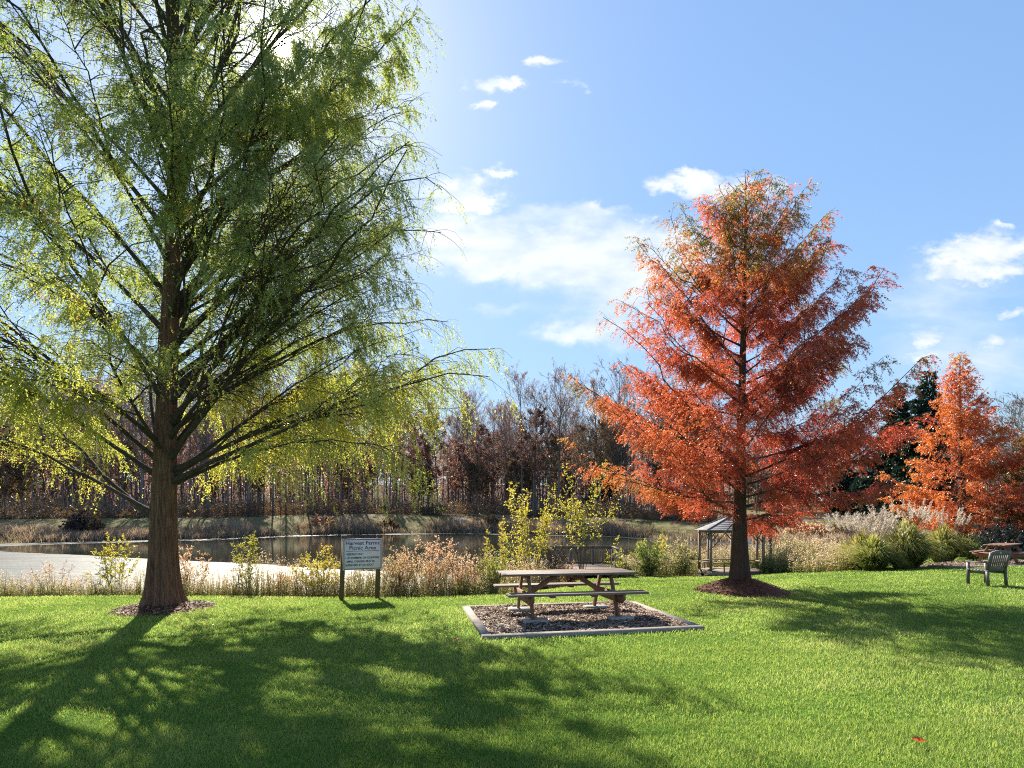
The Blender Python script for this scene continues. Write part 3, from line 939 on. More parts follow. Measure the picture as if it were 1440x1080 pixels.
def timber_frame(name, cx, cy, cz, rz, LX, LY, label, mat, w=0.14, h=0.12):
    root = empty(name, (cx, cy, cz), rz, label, 'edging')
    c0, s0 = math.cos(rz), math.sin(rz)

    def wz(lx, ly):
        return gz(cx + lx * c0 - ly * s0, cy + lx * s0 + ly * c0) - cz
    for s in (-1, 1):
        MB().bar((-LX / 2, s * (LY / 2 - w / 2), wz(-LX / 2, s * LY / 2) + h / 2 - 0.065), (LX / 2, s * (LY / 2 - w / 2), wz(LX / 2, s * LY / 2) + h / 2 - 0.065), w, h, bev=0.012).build('timber', mat, root)
        MB().bar((s * (LX / 2 - w / 2), -LY / 2 + w + 0.002, wz(s * LX / 2, -LY / 2) + h / 2 - 0.062), (s * (LX / 2 - w / 2), LY / 2 - w - 0.002, wz(s * LX / 2, LY / 2) + h / 2 - 0.062), w, h, bev=0.012).build('timber', mat, root)
    return root


BX, BY, BLX, BLY = 1.04, 10.08, 3.55, 2.85
timber_frame('timber_edging', BX, BY, 0, TR, BLX, BLY, 'rectangle of grey landscape timbers around the wood chips of the foreground table', M['timber'])


def chip_bed(cx, cy, rz, LX, LY, z, n, size, seed, label):
    c0, s0 = math.cos(rz), math.sin(rz)
    nx_, ny_ = 40, 34
    rng = np.random.default_rng(seed)
    lx, ly = np.meshgrid(np.linspace(-LX / 2 + 0.1, LX / 2 - 0.1, nx_), np.linspace(-LY / 2 + 0.1, LY / 2 - 0.1, ny_))

    def hh(lx, ly):
        return z + 0.020 * np.sin(lx * 3 + 1) * np.sin(ly * 4) + 0.012 * np.sin(lx * 9 + ly * 7)
    wx, wy = cx + lx * c0 - ly * s0, cy + lx * s0 + ly * c0
    V = np.stack([wx, wy, ground(wx, wy) + hh(lx, ly)], -1)
    idx = np.arange(nx_ * ny_).reshape(ny_, nx_)
    Q = np.stack([idx[:-1, :-1], idx[:-1, 1:], idx[1:, 1:], idx[1:, :-1]], -1).reshape(-1, 4)
    o = mesh_obj('wood_chips', V, Q, M['chip_bed'], smooth=True)
    tag(o, label, 'wood chips', kind='stuff')

    def fn(rng, n):
        a = rng.uniform(-LX / 2 + 0.13, LX / 2 - 0.13, n); b_ = rng.uniform(-LY / 2 + 0.13, LY / 2 - 0.13, n)
        x_, y_ = cx + a * c0 - b_ * s0, cy + a * s0 + b_ * c0
        return np.stack([x_, y_, ground(x_, y_) + hh(a, b_) + rng.uniform(0.004, 0.022, n)], 1)
    litter('chips', o, n, fn, size, M['chip'], seed + 1)['kind'] = 'stuff'
    return o


chip_bed(BX, BY, TR, BLX, BLY, 0.032, 15000, 0.05, 3, 'brown wood chips filling the timber rectangle in the foreground')

# second table, right
p = at(1410, 23.3)
picnic_table(p.x, p.y, p.z + 0.05, R(38), 'red-brown picnic table seen end-on behind the slate grey bench', M['table_wood_red'], M['table_wood_red'])
q = at(1402, 23.4)
timber_frame('timber_edging', q.x, q.y, q.z, R(4), 6.4, 3.4, 'low grey timber edging around the red-brown picnic table', M['timber'])
chip_bed(q.x, q.y, R(4), 6.4, 3.4, 0.03, 3500, 0.08, 13, 'pale wood chips under the red-brown picnic table')

# ------------------------------------------------------------------ sign
p = at(479, 12.5); q = at(530, 12.85)
ax = Vector((q.x - p.x, q.y - p.y, 0)); W_ = ax.length; rz = math.atan2(ax.y, ax.x)
root = empty('notice_sign', (p.x, p.y, p.z), rz, 'white picnic area rules sign on two brown posts beside the pond', 'sign')
for xx, top, lean in ((0.0, 1.37, 0.075), (W_, 1.38, 0.05)):
    po = MB().bar((xx, 0, -0.2), (xx + lean, 0.0, top), 0.09, 0.09, (0, 1, 0)).build('post', M['post_wood'], root)
    MB().bar((xx + lean - 0.055, 0, top + 0.018), (xx + lean + 0.055, 0, top + 0.018), 0.11, 0.036).build('cap', M['dark_wood'], po)
bx0, bx1, bz0, bz1 = 0.035, W_ + 0.10, 0.645, 1.335
yb = -0.062
bd = MB().bar((bx0, yb, (bz0 + bz1) / 2), (bx1, yb, (bz0 + bz1) / 2), 0.02, bz1 - bz0).build('board', M['sign_white'], root)
fr = MB()
i0, i1, k0, k1 = bx0 + 0.022, bx1 - 0.022, bz0 + 0.022, bz1 - 0.022
for a, b_ in (((i0, yb - 0.0115, k0), (i1, yb - 0.0115, k0)), ((i0, yb - 0.0115, k1), (i1, yb - 0.0115, k1))):
    fr.bar(a, b_, 0.004, 0.014, bev=0.0005)
for xx in (i0, i1):
    fr.bar((xx, yb - 0.0116, k0 + 0.008), (xx, yb - 0.0116, k1 - 0.008), 0.014, 0.004, (0, 1, 0), bev=0.0005)
fr.build('border', M['ink'], bd)
MB().bar((i0 + 0.05, yb - 0.0115, bz1 - 0.275), (i1 - 0.05, yb - 0.0115, bz1 - 0.275), 0.003, 0.010, bev=0.0005).build('rule_line', M['ink'], bd)


def text_part(name, body, size, x, z, parent, width=None, align='CENTER', bold=0.0, y=-0.074):
    cu_ = bpy.data.curves.new(name, 'FONT')
    cu_.body = body
    cu_.size = size
    cu_.align_x = align
    cu_.extrude = 0.0012
    cu_.offset = bold
    tmp = bpy.data.objects.new(name, cu_)
    COL.objects.link(tmp)
    bpy.context.view_layer.update()
    me = bpy.data.meshes.new_from_object(tmp.evaluated_get(bpy.context.evaluated_depsgraph_get()))
    COL.objects.unlink(tmp); bpy.data.objects.remove(tmp)
    me.materials.clear(); me.materials.append(M['ink'])
    if width:
        v = np.zeros(len(me.vertices) * 3, np.float32); me.vertices.foreach_get('co', v); v = v.reshape(-1, 3)
        v[:, 0] *= width / (v[:, 0].max() - v[:, 0].min())
        if align == 'LEFT':
            v[:, 0] -= v[:, 0].min()
        me.vertices.foreach_set('co', v.ravel())
    o = bpy.data.objects.new(name, me)
    COL.objects.link(o)
    o.parent = parent
    o.location = (x, y, z)
    o.rotation_euler = (R(90), 0, 0)
    return o


cx_ = (bx0 + bx1) / 2
bw = bx1 - bx0
text_part('heading_text', 'Harvest Farms', 0.115, cx_, bz1 - 0.135, bd, bw * 0.86, bold=0.0012)
text_part('heading_text', 'Picnic Area', 0.115, cx_, bz1 - 0.243, bd, bw * 0.68, bold=0.0012)
lx_ = bx0 + 0.055
for body, dz_, wd in (('- RESIDENTS ONLY', 0.365, 0.46), ('- NO SWIMMING OR ICE SKATING', 0.445, 0.86), ('- SMALL CHILDREN MUST BE', 0.525, 0.74), ('  SUPERVISED BY AN ADULT', 0.605, 0.72)):
    text_part('rule_text', body, 0.062, lx_, bz1 - dz_, bd, bw * wd, 'LEFT', 0.0010)

# ------------------------------------------------------------------ slate bench
p = at(1388.5, 14.75)
phi = R(13)
W2, D2 = 0.66, 0.52
root = empty('garden_bench', (p.x, p.y, p.z), phi, 'slate grey slatted garden armchair standing on the lawn with its back turned', 'armchair')
mt = M['bench_grey']
for xx in (0.03, W2 - 0.03):
    MB().bar((xx, 0.0, 0), (xx, 0.03, 0.42), 0.055, 0.06, (0, 1, 0)).build('leg', mt, root)          # rear
    MB().bar((xx, D2, 0), (xx, D2, 0.60), 0.055, 0.06, (0, 1, 0)).build('leg', mt, root)             # front
    MB().bar((xx, -0.03, 0.61), (xx, D2 + 0.05, 0.615), 0.065, 0.028).build('armrest', mt, root)
    MB().bar((xx, 0.065, 0.345), (xx, D2 - 0.035, 0.345), 0.03, 0.07).build('side_rail', mt, root)
b = MB()
for k in range(6):
    b.bar((0.0, 0.06 + k * 0.085, 0.405), (W2, 0.06 + k * 0.085, 0.405), 0.072, 0.022)
b.build('seat', mt, root)
bk = empty('backrest', (0, 0, 0)); bk.parent = root
for xx in (0.03, W2 - 0.03):
    MB().bar((xx, 0.031, 0.425), (xx, -0.075, 0.885), 0.05, 0.055, (0, 1, 0)).build('upright', mt, bk)
yb_ = lambda z: 0.031 - 0.106 * (z - 0.425) / 0.46
b = MB()
MB().bar((0.06, yb_(0.46), 0.46), (W2 - 0.06, yb_(0.46), 0.46), 0.032, 0.085).build('lower_rail', mt, bk)
NS = 12
for k in range(NS):                                       # arched top rail in short lengths
    t0, t1 = k / NS, (k + 1) / NS
    x0, x1 = 0.058 + (W2 - 0.116) * t0, 0.058 + (W2 - 0.116) * t1
    hz = lambda t: 0.045 * math.sin(math.pi * t)
    zm = 0.852 + (hz(t0) + hz(t1)) / 4
    b.box(((x0 + x1) / 2, yb_(0.85), zm), (x1 - x0 + 0.0005, 0.034, 0.085 + (hz(t0) + hz(t1)) / 2), 0.003)
b.build('top_rail', mt, bk)
b = MB()
for k in range(8):
    xx = 0.105 + k * (W2 - 0.21) / 7
    b.bar((xx, yb_(0.503), 0.503), (xx, yb_(0.808), 0.808), 0.038, 0.016, (0, 1, 0))
b.build('back_slats', mt, bk)
MB().box((W2 / 2, yb_(0.86) - 0.0185, 0.868), (0.06, 0.003, 0.022), 0.0005).build('plaque', M['sign_white'], bk)

# ------------------------------------------------------------------ gazebo
p = at(1033, 28.3)
GR = 1.66
root = empty('gazebo', (p.x, p.y, p.z), R(6), 'grey wooden gazebo with a shingled roof behind the red tree', 'gazebo')
NG = 8
cor = lambda r, k, z: (r * math.cos(2 * math.pi * (k + 0.5) / NG), r * math.sin(2 * math.pi * (k + 0.5) / NG), z)
V = [(0, 0, 0.20)] + [cor(GR + 0.08, k, 0.20) for k in range(NG)] + [cor(GR + 0.08, k, 0.04) for k in range(NG)]
T = [(0, 1 + k, 1 + (k + 1) % NG) for k in range(NG)]
Q = [(1 + (k + 1) % NG, 1 + k, 9 + k, 9 + (k + 1) % NG) for k in range(NG)]
mesh_obj('deck', V, [np.array(T), np.array(Q)], M['grey_wood'], root)
b = MB()
for k in range(NG):
    MB().bar(cor(GR - 0.15, k, -0.4), cor(GR - 0.15, k, 0.038), 0.14, 0.14, (0, 1, 0)).build('footing', M['dark_wood'], root)

for k in range(NG):
    po = MB().bar(cor(GR, k, 0.202), cor(GR, k, 2.06), 0.10, 0.10, (0, 1, 0)).build('post', M['grey_wood'], root)
    for kk in (k - 1, k + 1):
        a = Vector(cor(GR, k, 1.68)); t_ = (Vector(cor(GR, kk, 1.68)) - a).normalized()
        MB().bar(a + t_ * 0.055, a + t_ * 0.36 + Vector((0, 0, 0.33)), 0.03, 0.06).build('bracket', M['grey_wood'], po)
b = MB()
for k in range(NG):
    a, c_ = Vector(cor(GR, k, 2.13)), Vector(cor(GR, k + 1, 2.13))
    t_ = (c_ - a).normalized() * 0.03
    b.bar(a + t_, c_ - t_, 0.08, 0.135)
b.build('eave_beam', M['grey_wood'], root)
for k in range(NG):
    if k in (5,): continue                                # the doorway side
    a, c_ = Vector(cor(GR - 0.02, k, 0.62)), Vector(cor(GR - 0.02, k + 1, 0.62))
    t_ = (c_ - a).normalized() * 0.06
    MB().bar(a + t_, c_ - t_, 0.22, 0.045).build('seat', M['grey_wood'], root)
    if k % 2 == 0:
        MB().bar((a + c_) / 2 + Vector((0, 0, -0.415)), (a + c_) / 2 + Vector((0, 0, -0.025)), 0.05, 0.05, (0, 1, 0)).build('seat_prop', M['grey_wood'], root)
# stepped shingle courses
V, Q = [], []
NC = 9
for c_ in range(NC):
    r0 = (GR + 0.24) * (1 - c_ / NC); r1 = (GR + 0.24) * (1 - (c_ + 1) / NC) + 0.001
    z0_ = 2.20 + 0.80 * c_ / NC + 0.018; z1_ = 2.20 + 0.80 * (c_ + 1) / NC
    n0 = len(V)
    V += [cor(r0, k, z0_ - 0.03) for k in range(NG)] + [cor(r0, k, z0_) for k in range(NG)] + [cor(r1, k, z1_) for k in range(NG)]
    for k in range(NG):
        k2 = (k + 1) % NG
        Q += [(n0 + k, n0 + k2, n0 + 8 + k2, n0 + 8 + k), (n0 + 8 + k, n0 + 8 + k2, n0 + 16 + k2, n0 + 16 + k)]
rf = mesh_obj('roof', V, np.array(Q), M['shingle'], root)
b = MB()
for k in range(NG):
    b.bar(cor(GR + 0.22, k, 2.235), cor(0.05, k, 3.035), 0.10, 0.03)
b.build('hip_caps', M['shingle'], rf)
MB().bar((0, 0, 2.98), (0, 0, 3.18), 0.09, 0.09, (0, 1, 0), 0.02).build('finial', M['grey_wood'], rf)
# notice on the front right post
g2 = at(1051.5, 26.55)
o = MB().box((0, 0, 0), (0.30, 0.012, 0.43), 0.002).build('notice_board', M['sign_white'])
o.location = (g2.x, g2.y, 1.78 - (758.5 - HORIZ) * 26.55 / F)
tag(o, 'small white notice fixed to a gazebo post right of the red tree trunk', 'notice')
b = MB()
for k, (wd) in enumerate((0.16, 0.2, 0.13, 0.19, 0.1)):
    pass

# ------------------------------------------------------------------ dock
p = at(822, 28.5)
root = empty('viewing_dock', (p.x, p.y, 0), R(-4), 'grey wooden dock with a dark picket railing over the pond behind the table', 'dock')
dz0 = -0.80
b = MB()
for k in range(22):
    b.bar((-1.9, -1.6 + k * 0.20, dz0), (1.75, -1.6 + k * 0.20, dz0), 0.19, 0.04)
b.build('deck', M['grey_wood'], root)
b = MB()
for xx in (-1.8, 0, 1.65):
    b.bar((xx, -1.68, dz0 - 0.10), (xx, 2.68, dz0 - 0.10), 0.06, 0.15)
b.build('joists', M['dark_wood'], root)
posts = [(-1.82, 2.6), (-0.6, 2.6), (0.6, 2.6), (1.66, 2.6), (1.66, 0.9), (1.66, -0.9), (-1.82, 0.9), (-1.82, -0.9)]
for xx, yy in posts:
    MB().bar((xx, yy, dz0 - 1.2), (xx, yy, dz0 + 1.0), 0.10, 0.10, (0, 1, 0)).build('post', M['dark_wood'], root)


def rail_run(a, b_, nm):
    a, b_ = Vector(a), Vector(b_)
    bb = MB()
    t_ = (b_ - a); L_ = t_.length; t_.normalize()
    bb.bar(a + Vector((0, 0, dz0 + 1.025)), b_ + Vector((0, 0, dz0 + 1.025)), 0.13, 0.04)
    bb.bar(a + t_ * 0.055 + Vector((0, 0, dz0 + 0.14)), b_ - t_ * 0.055 + Vector((0, 0, dz0 + 0.14)), 0.04, 0.08)
    bb.bar(a + t_ * 0.055 + Vector((0, 0, dz0 + 0.93)), b_ - t_ * 0.055 + Vector((0, 0, dz0 + 0.93)), 0.04, 0.08)
    n_ = int(L_ / 0.13)
    for k in range(1, n_):
        q_ = a + t_ * (L_ * k / n_)
        bb.bar(q_ + Vector((0, 0, dz0 + 0.185)), q_ + Vector((0, 0, dz0 + 0.885)), 0.035, 0.035, (0, 1, 0), 0.002)
    bb.build(nm, M['dark_wood'], root)


rail_run((-1.82, 2.6, 0), (1.66, 2.6, 0), 'railing')
rail_run((1.66, 2.53, 0), (1.66, -0.9, 0), 'railing')
rail_run((-1.82, 2.53, 0), (-1.82, -0.9, 0), 'railing')

# ------------------------------------------------------------------ far shore: bench, outfall stone, road and fence
p = at(492, 121)
root = empty('park_bench', p, 0.05, 'tiny dark bench on the far bank in front of the wood', 'bench')
MB().box((0, 0, 0.45), (2.2, 0.45, 0.07)).build('seat', M['dark_wood'], root)
MB().bar((-1.1, 0.24, 0.75), (1.1, 0.24, 0.75), 0.06, 0.35).build('backrest', M['dark_wood'], root)
for xx in (-0.95, 0.95):
    MB().box((xx, 0, 0.20), (0.10, 0.42, 0.42)).build('leg', M['dark_wood'], root)
p = at(651, 115.5)
rng = np.random.default_rng(4)
V = []
nr, na = 7, 14
for i in range(nr):
    t = i / (nr - 1)
    for j in range(na):
        a = 2 * math.pi * j / na
        rr = math.cos(t * math.pi / 2) ** 0.7 * (1 + rng.normal(0, 0.08))
        V.append((p.x + 2.2 * rr * math.cos(a) + t * -0.8, p.y + 1.4 * rr * math.sin(a), p.z - 0.3 + 2.1 * math.sin(t * math.pi / 2) * (1 + rng.normal(0, 0.03))))
i = np.arange(nr - 1)[:, None] * na; j = np.arange(na)[None]
o = mesh_obj('boulder', V, np.stack([i + j, i + (j + 1) % na, i + na + (j + 1) % na, i + na + j], -1).reshape(-1, 4), M['stone'])
tag(o, 'pale grey boulder on the far bank just above the waterline', 'boulder')
# road strip
V, Q = [], []
rs = [(u_, 98 + 10 * (0.75 - u_)) for u_ in np.linspace(0.36, 1.5, 40)]
for k, (u_, d_) in enumerate(rs):
    for w_ in (-3.2, 3.2):
        x_, y_ = u_ * (d_), d_ + w_
        V.append((x_, y_, gz(x_, y_) + 0.03))
    if k: Q.append((2 * k - 2, 2 * k, 2 * k + 1, 2 * k - 1))
o = mesh_obj('road', V, np.array(Q), M['asphalt'])
tag(o, kind='structure')
root = None
fp = [(u_, 90 + 8 * (0.75 - u_)) for u_ in np.arange(0.40, 1.1, 0.034)]
fp = [(u_ * d_, d_, gz(u_ * d_, d_)) for u_, d_ in fp]
root = empty('rail_fence', fp[0], 0, 'weathered split-rail fence along the road beyond the far bank', 'fence')
o0 = Vector(fp[0])
for q_ in fp:
    v = Vector(q_) - o0
    MB().bar(v + Vector((0, 0, -0.2)), v + Vector((0, 0, 1.15)), 0.16, 0.16, (0, 1, 0), 0.02).build('post', M['rail_wood'], root)
for a, b_ in zip(fp[:-1], fp[1:]):
    for h_ in (0.45, 0.9):
        MB().bar(Vector(a) - o0 + Vector((0, 0, h_)), Vector(b_) - o0 + Vector((0, 0, h_)), 0.08, 0.12, bev=0.02).build('rail', M['rail_wood'], root)


# fallen leaves on the lawn
def fallen_leaf(px, py, size, label, seed):
    d_ = CAM_H * F / (py - HORIZ)
    x_ = (px - 720) / F * d_
    rng = np.random.default_rng(seed)
    n_ = 16
    V = [(0, 0, 0.012)]
    for k in range(n_):
        a = 2 * math.pi * k / n_
        r_ = size * (0.55 + 0.45 * abs(math.cos(2.5 * a))) * (1 + rng.normal(0, 0.06))
        V.append((r_ * math.cos(a), 0.6 * r_ * math.sin(a), 0.02 + 0.35 * size * abs(math.sin(a)) + rng.normal(0, 0.006)))
    T = np.array([(0, 1 + k, 1 + (k + 1) % n_) for k in range(n_)])
    o = mesh_obj('fallen_leaf', V, T, M['orange_dry'], None, rng.uniform(0, 1, len(V)))
    o.location = (x_, d_, gz(x_, d_) + 0.028)
    o.rotation_euler = (0, 0, -0.5)
    tag(o, label, 'leaf')


fallen_leaf(1292, 1050, 0.055, 'curled orange fallen leaf on the sunlit grass at the lower right', 1)
fallen_leaf(642, 903, 0.06, 'small dry leaf on the grass beside the corner of the timber edging', 2)

# ------------------------------------------------------------------ lawn blades
def in_rect(x, y, cx, cy, rz, LX, LY):
    c0, s0 = math.cos(rz), math.sin(rz)
    dx_, dy_ = x - cx, y - cy
    a = dx_ * c0 + dy_ * s0; b_ = -dx_ * s0 + dy_ * c0
    return (np.abs(a) < LX / 2) & (np.abs(b_) < LY / 2)


def lawn_ok(x, y):
    ok = y < lawn_edge(x) + 0.15
    ok &= ~in_rect(x, y, BX, BY, TR, BLX - 0.02, BLY - 0.02)
    q_ = at(1402, 23.4)
    ok &= ~in_rect(x, y, q_.x, q_.y, R(4), 6.4, 3.4)
    ok &= np.hypot(x - LT[0], y - LT[1]) > 0.80 + 0.06 * np.sin(5 * np.arctan2(y - LT[1], x - LT[0]))
    ok &= np.hypot(x - RT_[0], y - RT_[1]) > 0.99 + 0.06 * np.sin(6 * np.arctan2(y - RT_[1], x - RT_[0]))
    g_ = at(1033, 28.3)
    ok &= np.hypot(x - g_.x, y - g_.y) > 1.7
    return ok


def blades(x, y, rng, h, w, tint, lean=0.45):
    """bent two-segment grass blades standing on the ground"""
    n = len(x)
    O = np.stack([x, y, ground(x, y) - 0.004], 1)
    a = rng.uniform(0, 6.28, n)
    side = np.stack([np.cos(a), np.sin(a), np.zeros(n)], 1)
    b_ = rng.uniform(0, 6.28, n)
    ln = lean * rng.uniform(0.2, 1.3, n)
    d_ = np.stack([np.cos(b_) * ln, np.sin(b_) * ln, np.ones(n)], 1)
    H_ = h[:, None]; W_ = w[:, None]
    mid = O + d_ * H_ * 0.55
    tip = mid + np.stack([np.cos(b_) * ln * 2.2, np.sin(b_) * ln * 2.2, np.ones(n) * 0.8], 1) * H_ * 0.5
    V = np.stack([O - side * W_ / 2, O + side * W_ / 2, mid + side * W_ * 0.4, mid - side * W_ * 0.4, tip], 1).reshape(-1, 3)
    k = np.arange(n)[:, None] * 5
    Q = k + np.array([[0, 1, 2, 3]]); T = k + np.array([[3, 2, 4]])
    return V, [Q, T], np.repeat(tint, 5)


rng = np.random.default_rng(100)
gx, gy, gh, gw = [], [], [], []
for (d0, d1, dens, hh, ww) in ((2.6, 5.0, 7500, 0.040, 0.0042), (5.0, 8.0, 4000, 0.040, 0.0058), (8.0, 12.5, 1700, 0.040, 0.009), (12.5, 19, 650, 0.040, 0.015), (19, 32, 180, 0.042, 0.028)):
    half = 1.05 * d1 + 6.0
    n_ = int((d1 - d0) * 2 * half * dens)
    x_ = rng.uniform(-half, half, n_); y_ = rng.uniform(d0, d1, n_)
    k_ = ((np.abs(x_) < y_ * 1.02 + 1.2) | (rng.random(n_) < 0.4)) & lawn_ok(x_, y_)
    x_, y_ = x_[k_], y_[k_]
    gx.append(x_); gy.append(y_)
    gh.append(hh * rng.uniform(0.45, 1.35, len(x_))); gw.append(ww * rng.uniform(0.6, 1.3, len(x_)))
gx, gy, gh, gw = map(np.concatenate, (gx, gy, gh, gw))
P3 = np.stack([gx, gy, np.zeros_like(gx)], 1)
pn = pnoise(P3, 0.9, 41); pn2 = pnoise(P3, 4.0, 42); pn3 = pnoise(P3, 0.35, 43)
gh *= 0.55 + 0.55 * pn2 + 0.35 * pn
tn = np.clip(0.42 + 0.55 * (pn - 0.5) + 0.35 * (pn2 - 0.5) + 0.5 * (pn3 - 0.5) + rng.normal(0, 0.17, len(gx)), 0, 0.93)
tn = np.where(rng.random(len(gx)) < 0.012, 1.0, tn)
V, FF, tt = blades(gx, gy, rng, gh, gw, tn)
o = mesh_obj('grass', V, FF, M['grass'], None, tt)
tag(o, 'mown green lawn grass', 'grass', kind='stuff')
print('grass blades', len(gx))


rng = np.random.default_rng(55)
n_ = 900
c_ = rng.random(n_) < 0.5
a_ = rng.uniform(0, 6.28, n_); r_ = np.abs(rng.normal(0, 3.6, n_))
x_ = np.where(c_, LT[0] + 1.5 + r_ * np.cos(a_), RT_[0] + r_ * np.cos(a_) * 0.8)
y_ = np.where(c_, LT[1] - 2 + r_ * np.sin(a_), RT_[1] - 0.8 + r_ * np.sin(a_) * 0.8)
k_ = lawn_ok(x_, y_) & (y_ > 3)
x_, y_ = x_[k_], y_[k_]
o = litter('leaf_litter', None, len(x_), lambda rng, n: np.stack([x_, y_, ground(x_, y_) + rng.uniform(0.015, 0.035, n)], 1), 0.030, M['orange_dry'], 56, lambda r, n: r.uniform(0, 1, n))
tag(o, 'scattered orange brown needles and leaflets fallen on the lawn under the trees', 'leaf litter', kind='stuff')


# ------------------------------------------------------------------ weeds by the shore
def stems_batch(x, y, h, rng, r, lean=0.22, K=5):
    n = len(x)
    t = np.linspace(0, 1, K)
    a = rng.uniform(0, 6.28, n); ln = lean * rng.uniform(0, 1.4, n)
    P = np.zeros((n, K, 3))
    P[..., 0] = x[:, None] + (np.cos(a) * ln * h)[:, None] * t ** 1.6
    P[..., 1] = y[:, None] + (np.sin(a) * ln * h)[:, None] * t ** 1.6
    P[..., 2] = ground(x, y)[:, None] - 0.03 + h[:, None] * t
    RR = r[:, None] * (1 - 0.7 * t)[None]
    return P, RR


def weeds(name, x, y, h, seed, label, leaf_len, leaf_n, stem_r, mat, head=0.5, parent=None):
    rng = np.random.default_rng(seed)
    P, RR = stems_batch(x, y, h, rng, stem_r * rng.uniform(0.6, 1.4, len(x)))
    V1, Q1 = tubes(P, RR, 3)
    n = len(x)
    base_t = np.clip(0.25 + rng.normal(0, 0.15, n) + 0.7 * (pnoise(np.stack([x, y, x * 0], 1), 1.1, seed) - 0.5), 0, 1)
    li = np.repeat(np.arange(n), leaf_n)
    lt = rng.uniform(0.08, 1.0, len(li))
    k = lt * 4; k0 = np.minimum(k.astype(int), 3); f = (k - k0)[:, None]
    O = P[li, k0] * (1 - f) + P[li, k0 + 1] * f
    a = rng.uniform(0, 6.28, len(li))
    D = np.stack([np.cos(a), np.sin(a), rng.uniform(-0.3, 1.0, len(li))], 1)
    scale = np.where(lt > 0.72, 0.55, 1.0 - 0.3 * lt)
    V2, Q2 = leaves(O, D, rng, leaf_len * scale, leaf_len * 0.30 * scale)
    tl = np.clip(base_t[li] * 0.55 + 0.55 * lt ** 1.5 * (0.55 + 0.9 * base_t[li]) + rng.normal(0, 0.08, len(li)), 0, 1)
    # fluffy seed heads
    hd = np.where(rng.random(n) < head)[0]
    hi = np.repeat(hd, 12)
    O3 = P[hi, 4] + rng.normal(0, 1, (len(hi), 3)) * np.array([0.025, 0.025, 0.06]) * (leaf_len / 0.07)
    V3, Q3 = leaves(O3, rng.normal(0, 1, (len(hi), 3)) + [0, 0, 0.8], rng, leaf_len * 0.5, leaf_len * 0.2)
    th_ = np.clip(0.65 + 0.3 * base_t[hi] + rng.normal(0, 0.12, len(hi)), 0, 1)
    V = np.concatenate([V1, V2, V3])
    Q = np.concatenate([Q1, Q2 + len(V1), Q3 + len(V1) + len(V2)])
    ts = np.repeat(np.clip(0.30 + 0.35 * base_t, 0, 1), 15)
    t = np.concatenate([ts, np.repeat(tl, 4), np.repeat(th_, 4)])
    o = mesh_obj(name, V, Q, mat, parent, t)
    tag(o, label, 'weeds', kind='stuff')
    return o


rng = np.random.default_rng(17)
n_ = 9000
d_ = 13.35 + 2.2 * rng.beta(1.0, 1.4, n_)
x_ = (rng.uniform(-260, 700, n_) - 720) / F * d_
k_ = d_ > lawn_edge(x_) - 0.1
x_, d_ = x_[k_], d_[k_]
weeds('shore_weeds', x_, d_, rng.uniform(0.12, 0.42, len(x_)), 24, 'short dense weeds where the lawn meets the near shore', 0.05, 9, 0.0035, M['weed_leaf'], 0.15)
rng = np.random.default_rng(7)
n_ = 8000
d_ = 13.4 + 3.2 * rng.beta(1.0, 1.6, n_)
px_ = rng.uniform(-260, 700, n_)
x_ = (px_ - 720) / F * d_
cl = pnoise(np.stack([x_, d_, x_ * 0], 1), 0.9, 4)
k_ = (rng.random(n_) < 0.25 + 1.1 * cl) & (d_ > lawn_edge(x_) - 0.1)
x_, d_, cl, px_ = x_[k_], d_[k_], cl[k_], px_[k_]
h_ = (0.36 + 0.55 * cl + 0.45 * sstep(px_, 430, 620)) * rng.uniform(0.5, 1.3, len(x_))
weeds('shore_weeds', x_, d_, h_, 21, 'tangle of green and pinkish weeds along the near shore of the pond', 0.060, 13, 0.0045, M['weed_leaf'])
n_ = 5000
x_ = rng.uniform(-1.2, 6.0, n_); y_ = rng.uniform(13.6, 29, n_)
k_ = (y_ > lawn_edge(x_) + 0.1) & (x_ < (875 - 720) / F * y_) & (x_ > (610 - 720) / F * y_) & ~((x_ > 1.6) & (y_ > 24.5))
x_, y_ = x_[k_], y_[k_]
h_ = rng.uniform(0.35, 1.15, len(x_))
weeds('shore_weeds', x_, y_, h_, 22, 'pinkish tan weeds behind the foreground picnic table', 0.075, 12, 0.006, M['weed_leaf'])
n_ = 8500
px_ = rng.uniform(872, 1215, n_); d_ = rng.uniform(22.0, 35.5, n_)
x_ = (px_ - 720) / F * d_
g_ = at(1033, 28.3)
k_ = (np.hypot(x_ - g_.x, d_ - g_.y) > 2.0) & (d_ > lawn_edge(x_)) & ~((px_ > 960) & (px_ < 1075) & (d_ < 30))
x_, d_, px_ = x_[k_], d_[k_], px_[k_]
h_ = (0.55 + 0.9 * pnoise(np.stack([x_, d_, x_ * 0], 1), 0.5, 14)) * rng.uniform(0.5, 1.25, len(x_))
weeds('shore_weeds', x_, d_, h_, 23, 'tall tan and green weeds around the gazebo at the water edge', 0.11, 13, 0.010, M['weed_leaf'])

